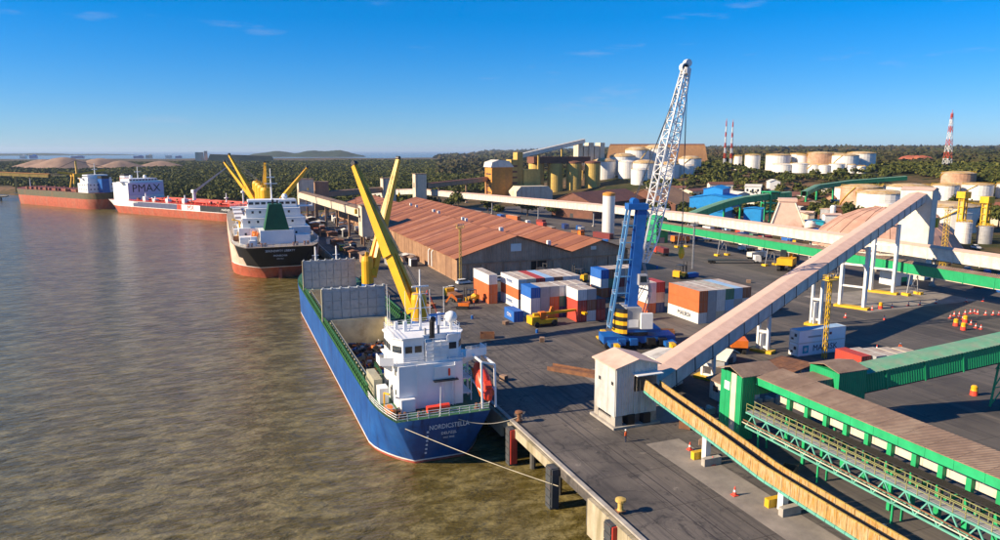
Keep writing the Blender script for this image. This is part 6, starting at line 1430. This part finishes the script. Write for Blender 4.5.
pv = MB().add([(-9, -6, 0), (9, -6, 0), (9, 6, 0), (-9, 6, 0), (-4.5, -4, 15.5), (3, -4, 15.5), (3, 4, 15.5), (-4.5, 4, 15.5)], [(0, 3, 2, 1), (4, 5, 6, 7), (0, 1, 5, 4), (1, 2, 6, 5), (2, 3, 7, 6), (3, 0, 4, 7)]).build('tower_body', 'roof_pink', pk)
MB().box(-5, 3.5, -4.5, 4.5, 15.52, 17).build('top_house', 'roof_pink', pk); MB().beam((2.6, -4.2, 15), (8.9, -6.2, .2), .5).build('rib', 'offwhite', pk); MB().beam((-4.5, -4.2, 15), (-8.9, -6.2, .2), .5).build('rib', 'offwhite', pk)
shed('turquoise_hut', 'small turquoise plant hut behind the long white gallery', 'hut', 272, 268, 0, 8, 6, 6, .5, 'cyan', 'cyan', rad(-40)); shed('navy_shed', 'dark blue low shed beside the turquoise hut', 'shed', 262, 258, 0, 9, 14, 4, 1, 'mhc_blue', 'roof_dust', rad(-40))
for i in range(34):
    sp_ = free_spot(lambda: (lambda a, r: (r * math.sin(a), r * math.cos(a)))(rad(random.uniform(44, 52)), random.uniform(400, 470)), 6)
    if sp_ is None: continue
    x, y = sp_; m_ = random.choice(['white', 'cream', 'offwhite', 'grey_steel', 'roof_brown'])
    nm = {'white': 'white', 'cream': 'cream', 'offwhite': 'pale', 'grey_steel': 'grey', 'roof_brown': 'brown'}[m_]
    shed('plant_block', 'small %s plant block in the works behind the pink tower' % nm, 'building', x, y, T(x, y), random.uniform(3, 8), random.uniform(3, 8), random.uniform(4, 10), .5, m_, random.choice(['offwhite', 'roof_pink', 'roof_dust']), random.random() * 3, 'small plant blocks')
for k, (x, y, h_) in enumerate(((312, 222, 19), (319, 216, 17), (322, 206, 15.5))):
    t = thing('elevator_tower', 'yellow bucket elevator tower in the group of three beside the tanks', 'tower', (x, y, 0), 0, 'yellow elevator towers')
    for i, j in ((-1, -1), (1, -1), (1, 1), (-1, 1)): MB().beam((i * 1.1, j * 1.1, 0), (i * 1.1, j * 1.1, h_), .45).build('column', 'safety_yellow', t)
    for z in np.arange(3, h_, 3.): MB().box(-1.3, 1.3, -1.3, 1.3, z, z + .3).build('landing', 'safety_yellow', t)
    MB().box(-2, 2, -2, 2, h_, h_ + 3).build('head_box', 'safety_yellow', t); MB().box(-.7, .7, -.7, .7, 0, h_).build('casing', 'silo_yellow', t)
for i in range(30):
    sp_ = free_spot(lambda: (random.uniform(262, 345), random.uniform(145, 205)), 6.5)
    if sp_ is None or math.hypot(sp_[0] - 259, sp_[1] - 217) < 36: continue
    x, y = sp_
    if i % 3 == 0: car(x, y, random.random() * 6, random.choice(['white', 'lifeboat_red']), 'parked car in the lot behind the galleries', 'car', 'cars in the far lot')
    else: shed('site_cabin', 'small pale site cabin in the lot behind the galleries', 'cabin', x, y, 0, random.uniform(3, 7), random.uniform(5, 12), random.uniform(2.6, 5), .6, random.choice(['white', 'cream', 'offwhite']), random.choice(['offwhite', 'roof_pink', 'roof_terra', 'white']), random.random() * 3, 'site cabins in the far lot', win=2)
for i in range(24):
    sp_ = free_spot(lambda: (random.uniform(201, 236), random.uniform(100, 200)), 2.8)
    if sp_ is None or math.hypot(sp_[0] - 259, sp_[1] - 217) < 33: continue
    x, y = sp_
    if (x - 205.4) ** 2 + (y - 160.6) ** 2 < 90: continue
    MB().cb(0, 0, 0, random.uniform(1, 4), random.uniform(1, 4), random.uniform(.6, 2.4)).prism([(-.4, 2.2), (.4, 2.2), (0, 2.7)], -.4, .4).build('material_stack', random.choice(['rust', 'concrete', 'grey_steel', 'mhc_blue', 'lifeboat_red']), None, (x, y, 0), rz=random.random())
for o in [q for q in COL.objects if q.name.startswith('material_stack')]: tag(o, 'stack of plant material lying under the two long galleries', 'stack', 'material stacks under the galleries')
for i in range(60):
    sp_ = free_spot(lambda: (lambda a, r: (r * math.sin(a), r * math.cos(a)))(rad(random.uniform(27, 58)), random.uniform(430, 640)), 12)
    if sp_ is None or clear(sp_[0], sp_[1], 4): continue
    x, y = sp_
    wm = random.choice([('white', 'white'), ('cream', 'cream'), ('offwhite', 'pale'), ('wall_ware', 'brown')]); rm_ = random.choice([('roof_brown', 'dark brown'), ('roof_pink', 'pink'), ('roof_terra', 'terracotta'), ('offwhite', 'pale')])
    shed('plant_store', '%s walled plant store with %s roof among the trees below the tanks' % (wm[1], rm_[1]), 'store', x, y, T(x, y), random.uniform(6, 14), random.uniform(8, 22), random.uniform(3, 7), 1.6, wm[0], rm_[0], random.random() * 3, 'plant stores among the trees', win=3)
for i in range(14):
    x, y = 206 + (i % 5) * 11 + random.uniform(-2, 2), 214 + (i // 5) * 36 + random.uniform(-8, 8)
    if math.hypot(x - 259, y - 217) < 40 or math.hypot(x - 262, y - 275) < 16 or free_spot(lambda: (x, y), 5, 1) is None: continue
    t = thing('pipe_rack', 'low steel pipe rack carrying coloured pipes behind the white gallery', 'pipe rack', (x, y, 0), random.choice([0, rad(90), rad(-40)]), 'pipe racks behind the white gallery')
    for k in range(4): MB().beam((-1.5, -6 + k * 4, 0), (-1.5, -6 + k * 4, 4.5), .3).beam((1.5, -6 + k * 4, 0), (1.5, -6 + k * 4, 4.5), .3).beam((-1.7, -6 + k * 4, 4.5), (1.7, -6 + k * 4, 4.5), .3).build('frame', random.choice(['grey_steel', 'rust', 'safety_yellow']), t)
    for k in range(4): MB().tube((-1.2 + k * .8, -7, 4.9), (-1.2 + k * .8, 7, 4.9), .28, n=8).build('pipe', random.choice(['offwhite', 'rust', 'mhc_blue', 'crane_yellow', 'cyan', 'lifeboat_red']), t)
for i in range(22):
    sp_ = free_spot(lambda: (lambda a, r: (r * math.sin(a), r * math.cos(a)))(rad(random.uniform(45, 53)), random.uniform(360, 420)), 3.2)
    if sp_ is None or math.hypot(sp_[0] - 259, sp_[1] - 217) < 34 or math.hypot(sp_[0] - 262, sp_[1] - 275) < 16: continue
    x, y = sp_
    t = thing('process_vessel', 'small upright pale process vessel in the works behind the long galleries', 'vessel', (x, y, 0), 0, 'process vessels behind the galleries'); q = random.uniform(1.2, 2.8); h_ = random.uniform(5, 11)
    MB().lathe([(q, 0), (q, h_), (q * .5, h_ + q * .5)], n=16).build('shell', random.choice(['tank_white', 'offwhite', 'tank_rust']), t); MB().tube((q + .3, 0, 0), (q + .3, 0, h_ + 1), .15).build('riser_pipe', 'grey_steel', t)
# gallery along the far quay and its square towers
gallery('conveyor_gallery', 'cream conveyor gallery raised along the quay beside the green funnelled ship', 'conveyor', [(57.5, 305, 12.2), (46.5, 440, 12.4)], 5, 3.4, 'cream', 'roof_dust', 7, legs=[(x, y, 12.2) for x, y in ((57.2, 308), (55.3, 331), (53.4, 355), (51.4, 379), (49.4, 404), (47.5, 428))], leg_m='wall_ware', leg_r=.45)
for lb_, x, y, w_, h_, z in (('cream box tower at the near end of the far quay gallery', 59.5, 304, 8, 17, 0), ('cream tower at the far end of the quay gallery', 49, 447, 9, 23, 0), ('brown annex tower behind the cream quay tower', 59, 452, 8, 21, 0), ('tall pale tower behind the far warehouse roof', 105, 470, 8.5, 22, 0), ('second pale tower where the brown gallery meets the wood', 132, 490, 8, 24, 0)):
    t = thing('conveyor_tower', lb_, 'tower', (x, y, z)); MB().cb(0, 0, 4, w_, w_, h_ - 4).build('casing', 'cream' if 'annex' not in lb_ else 'wall_ware', t); MB().cb(0, 0, h_ + .02, w_ + .6, w_ + .6, .4).build('roof', 'roof_dust', t)
    for i in (-1, 1):
        for j in (-1, 1): MB().cb(i * w_ * .4, j * w_ * .4, 0, .7, .7, 4).build('leg', 'wall_ware', t)
    MB().box(-w_ / 2 - .06, -w_ / 2 - .01, -1, 1, h_ * .6, h_ * .75).build('window', 'glass_dark', t)
gallery('conveyor_gallery', 'brown conveyor gallery crossing in front of the mangrove wood', 'conveyor', [(62, 452, 12), (100, 470, 13)], 4, 3, 'wall_ware', 'roof_dust', 7, legs=[(80, 460, 12)], leg_m='wall_ware', leg_r=.4); gallery('conveyor_gallery', 'long brown conveyor gallery leading towards the cement works', 'conveyor', [(137, 492, 14), (222, 566, 16)], 4, 3, 'wall_ware', 'roof_brown', 8, legs=[(150, 503, 14), (180, 529, 15), (205, 551, 15)], leg_m='wall_ware', leg_r=.5)
OCC += [(57.2, 308, 5), (55.3, 331, 1), (53.4, 355, 1), (51.4, 379, 1), (49.4, 404, 1), (47.5, 428, 1)]
for i in range(60):
    sp_ = free_spot(lambda: (random.uniform(42.5, 63), random.uniform(240, 440)), 4.4)
    if sp_ is None: continue
    x, y = sp_; s_ = random.random()
    if s_ < .4: truck(x, y, rad(random.choice([90, 270, 85])), random.choice(['white', 'orange', 'crane_yellow']), 'rust', 'dusty truck on the far quay beside the green funnelled ship', 'trucks on the far quay', random.uniform(7, 10), (random.choice(['rust', 'grey_steel', 'roof_brown']), 1.5))
    else:
        wm, rm_ = random.choice([('rust', 'rusty'), ('grey_steel', 'grey'), ('wall_ware', 'brown'), ('white', 'white')]), random.choice([('rust', 'rusty'), ('roof_dust', 'dusty brown'), ('offwhite', 'pale')])
        shed('quay_cabin', 'small %s walled quay hut with %s roof near the cream gallery' % (wm[1], rm_[1]), 'hut', x, y, 0, random.uniform(2, 5), random.uniform(2, 6), random.uniform(2, 4), .4, wm[0], rm_[0], 0, 'quay huts beneath the gallery')
# ---------------------------------------------------------------- ore terminal on the left
sl_ = thing('ship_loader', 'yellow ship loader with tall mast and boom behind the ore carrier', 'ship loader', (-128, 800, 1), rad(30))
sl_.scale = (.72, .72, .72)
for x in (-8, 8):
    for y_ in (-7, 7): MB().beam((x, y_, -2), (x * .6, y_ * .6, 20), 1.6).build('leg', 'crane_yellow', sl_)
MB().box(-6, 6, -6, 6, 20, 24).build('deck_house', 'crane_yellow', sl_); MB().beam((0, 0, 24), (0, 0, 41), 1.8, 1.8).build('mast', 'silo_yellow', sl_)
MB().beam((-4, 0, 22), (30, -18, 29), 2.6, 2.6).build('boom', 'crane_yellow', sl_); MB().beam((-6, 0, 24), (-20, 9, 26), 3, 3).build('counter_arm', 'crane_yellow', sl_)
MB().beam((0, 0, 41.5), (33, -19.4, 31), .5).beam((0, 0, 41.5), (-26, 12, 28), .5).build('stay_cables', 'cable', sl_)
gallery('conveyor_gallery', 'ochre conveyor bridge on trestles leading to the ship loader', 'conveyor', [(-330, 850, 22), (-215, 815, 18), (-150, 795, 15)], 5, 3, 'silo_yellow', 'silo_orange', 9, legs=[(-300, 841, 21), (-270, 832, 20), (-240, 823, 19), (-215, 815, 18), (-180, 804, 16)], leg_m='silo_yellow', leg_r=.8)
jt = thing('jetty', 'yellowish concrete jetty running out beside the ore carrier bow', 'jetty', (-215, 790, WATER))
MB().box(-40, 30, -6, 6, 3.2, 4.4).build('deck', 'concrete_wall', jt)
for k in range(9): MB().tube((-38 + k * 8, -4, -3), (-38 + k * 8, -4, 3.2), .8).build('pile', 'concrete_dark', jt)
for i, (x, y, r_, h_) in enumerate([(-300, 1740, 62, 27), (-235, 1760, 60, 25), (-190, 1700, 45, 20), (-120, 1800, 50, 18), (-350, 1800, 50, 22)]):
    mb = MB(); n = 24; prof = [(1, -.05), (.75, .26), (.45, .6), (.2, .9), (.05, 1)]; vs = []
    for a, b_ in prof:
        for k in range(n): t = 2 * math.pi * k / n; w_ = 1 + .12 * math.sin(3 * t + i) + .05 * math.sin(7 * t); vs.append((r_ * a * w_ * math.cos(t) * 1.5, r_ * a * w_ * math.sin(t), h_ * b_))
    fs = [(j * n + k, j * n + (k + 1) % n, (j + 1) * n + (k + 1) % n, (j + 1) * n + k) for j in range(4) for k in range(n)] + [tuple(range(4 * n, 5 * n))]
    tag(mb.add(vs, fs).build('ore_stockpile', 'pile_dust', None, (x, y, T(x, y)), True), 'conical brown ore stockpile behind the left terminal', 'stockpile', 'ore stockpiles')
for i, (x, y, w_, h_, m_) in enumerate([(-1130, 5300, 30, 30, 'white'), (-1080, 5320, 36, 32, 'blue_roof'), (-840, 5350, 70, 22, 'mhc_blue'), (-480, 5300, 60, 24, 'mhc_blue'), (-420, 5320, 40, 32, 'cream'), (-300, 5300, 40, 30, 'white'), (-240, 5320, 40, 22, 'mhc_blue')]):
    t = thing('far_building', 'tall %s block on the far left skyline' % {'white': 'white', 'blue_roof': 'bright blue', 'mhc_blue': 'dark blue', 'cream': 'cream'}[m_], 'building', (x, y, T(x, y)), 0, 'blocks on the far left skyline')
    h_ *= .7; MB().cb(0, 0, -8, w_, 50, h_ + 8).cb(w_ * .2, 0, h_, w_ * .4, 30, h_ * .2).build('block', m_, t); MB().box(-w_ / 2 - .5, w_ / 2 + .5, -26, -25.2, h_ * .4, h_ * .5).build('window_band', 'glass_dark', t)
bs = thing('brown_terminal_shed', 'huge brown storage shed with pale tower at one end beyond the mangroves', 'shed', (60, 2540, 0), rad(0))
MB().prism([(-95, -2), (125, -2), (110, 24), (-80, 30)], -30, 30, 'y').build('shell', 'hangar_brown', bs); MB().box(-125, -100, -15, 15, -2, 36).build('end_tower', 'cream', bs); MB().box(-98, -88, -15, 15, -2, 40).build('lift_shaft', 'cream', bs)
mat('red_earth', (.33, .09, .05), .95, c2=(.5, .22, .08), amt=.4, sc2=.02)
for i, (x, y, w_, d_, h_, lb_) in enumerate([(955, 760, 30, 18, 13, 'bare orange earth mound rising behind the tank farm'), (1120, 640, 34, 20, 14, 'dark red earth mound on the far right skyline')]):
    mb = MB(); n = 26; vs = []
    for a, b_ in ((1, -.3), (.85, .45), (.6, .85), (.3, 1), (.05, .97)):
        for k in range(n): t = 2 * math.pi * k / n; q = 1 + .15 * math.sin(2 * t + i) + .1 * math.sin(5 * t); vs.append((w_ * a * q * math.cos(t), d_ * a * q * math.sin(t), h_ * b_ * (1 + .08 * math.sin(t * 4))))
    fs = [(j * n + k, j * n + (k + 1) % n, (j + 1) * n + (k + 1) % n, (j + 1) * n + k) for j in range(4) for k in range(n)] + [tuple(range(4 * n, 5 * n))]
    struct(mb.add(vs, fs).build('earth_mound', 'red_earth', None, (x, y, T(x, y)), True, rz=rad(-50)))
# ---------------------------------------------------------------- single trees standing in the works
def make_tree(seed, h, r_):
    t = thing('broadleaf_tree', 'broad green tree standing among the works and tanks', 'tree', (0, 0, 0), 0, 'trees among the works'); rg = random.Random(seed)
    mb = MB().tube((0, 0, -.5), (0, 0, h * .5), .35, .22)
    for k in range(5): a = k * 1.3 + rg.random(); mb.tube((0, 0, h * (.3 + .05 * k)), (r_ * .6 * math.cos(a), r_ * .6 * math.sin(a), h * .68), .14, .05, 6)
    mb.build('trunk', 'bark', t)
    cl = [(rg.uniform(-.5, .5) * r_, rg.uniform(-.5, .5) * r_, rg.uniform(0.0, .25) * h) for _ in range(7)]
    q, f = crowns(cl, np.full(7, h * .8), np.full(7, r_ * .62), 70, .2)
    me = np_mesh('crown', q, f); me.materials.append(MATS['foliage']); link('crown', me, t); return t
protos = [make_tree(s, h_, r_) for s, h_, r_ in ((1, 9, 4.5), (2, 11, 5), (3, 7.5, 4))]
sp_ = [(246, 330), (252, 347), (285, 340), (233, 318), (312, 300), (320, 345), (335, 330), (330, 300), (345, 315), (310, 262), (322, 275), (338, 285), (350, 240), (360, 232), (368, 262), (380, 250), (240, 350), (214, 322), (205, 318), (395, 290), (410, 300), (425, 292), (440, 310), (400, 275), (365, 205), (372, 190), (385, 215), (140, 450), (150, 458), (165, 440), (172, 460), (185, 430), (160, 410), (178, 405), (190, 395), (232, 372), (243, 362), (365, 300), (420, 340), (435, 335), (450, 325), (410, 255), (430, 265), (445, 280), (462, 290), (478, 300)]
for i, (x, y) in enumerate(sp_):
    if i < 3: protos[i].location = (x, y, T(x, y)); continue
    c_ = copy_tree(protos[i % 3], (x, y, T(x, y)), random.random() * 6); s_ = random.uniform(.8, 1.3); c_.scale = (s_, s_, s_ * random.uniform(.85, 1.1))
# ---------------------------------------------------------------- air
hz = MB().box(-11000, 20000, -700, 24000, -14, 130)
hm = bpy.data.materials.new('haze'); hm.use_nodes = True; MATS['haze'] = hm; hm.node_tree.nodes.clear()
ho = hm.node_tree.nodes.new('ShaderNodeOutputMaterial'); hv = hm.node_tree.nodes.new('ShaderNodeVolumePrincipled')
hv.inputs['Color'].default_value = (.66, .80, 1, 1); hv.inputs['Density'].default_value = 4.5e-5; hv.inputs['Anisotropy'].default_value = .2
hm.node_tree.links.new(hv.outputs[0], ho.inputs['Volume'])
if True:
    o = hz.build('haze', 'haze'); tag(struct(o, 'stuff'), 'thin bluish haze over the river and port', 'haze')
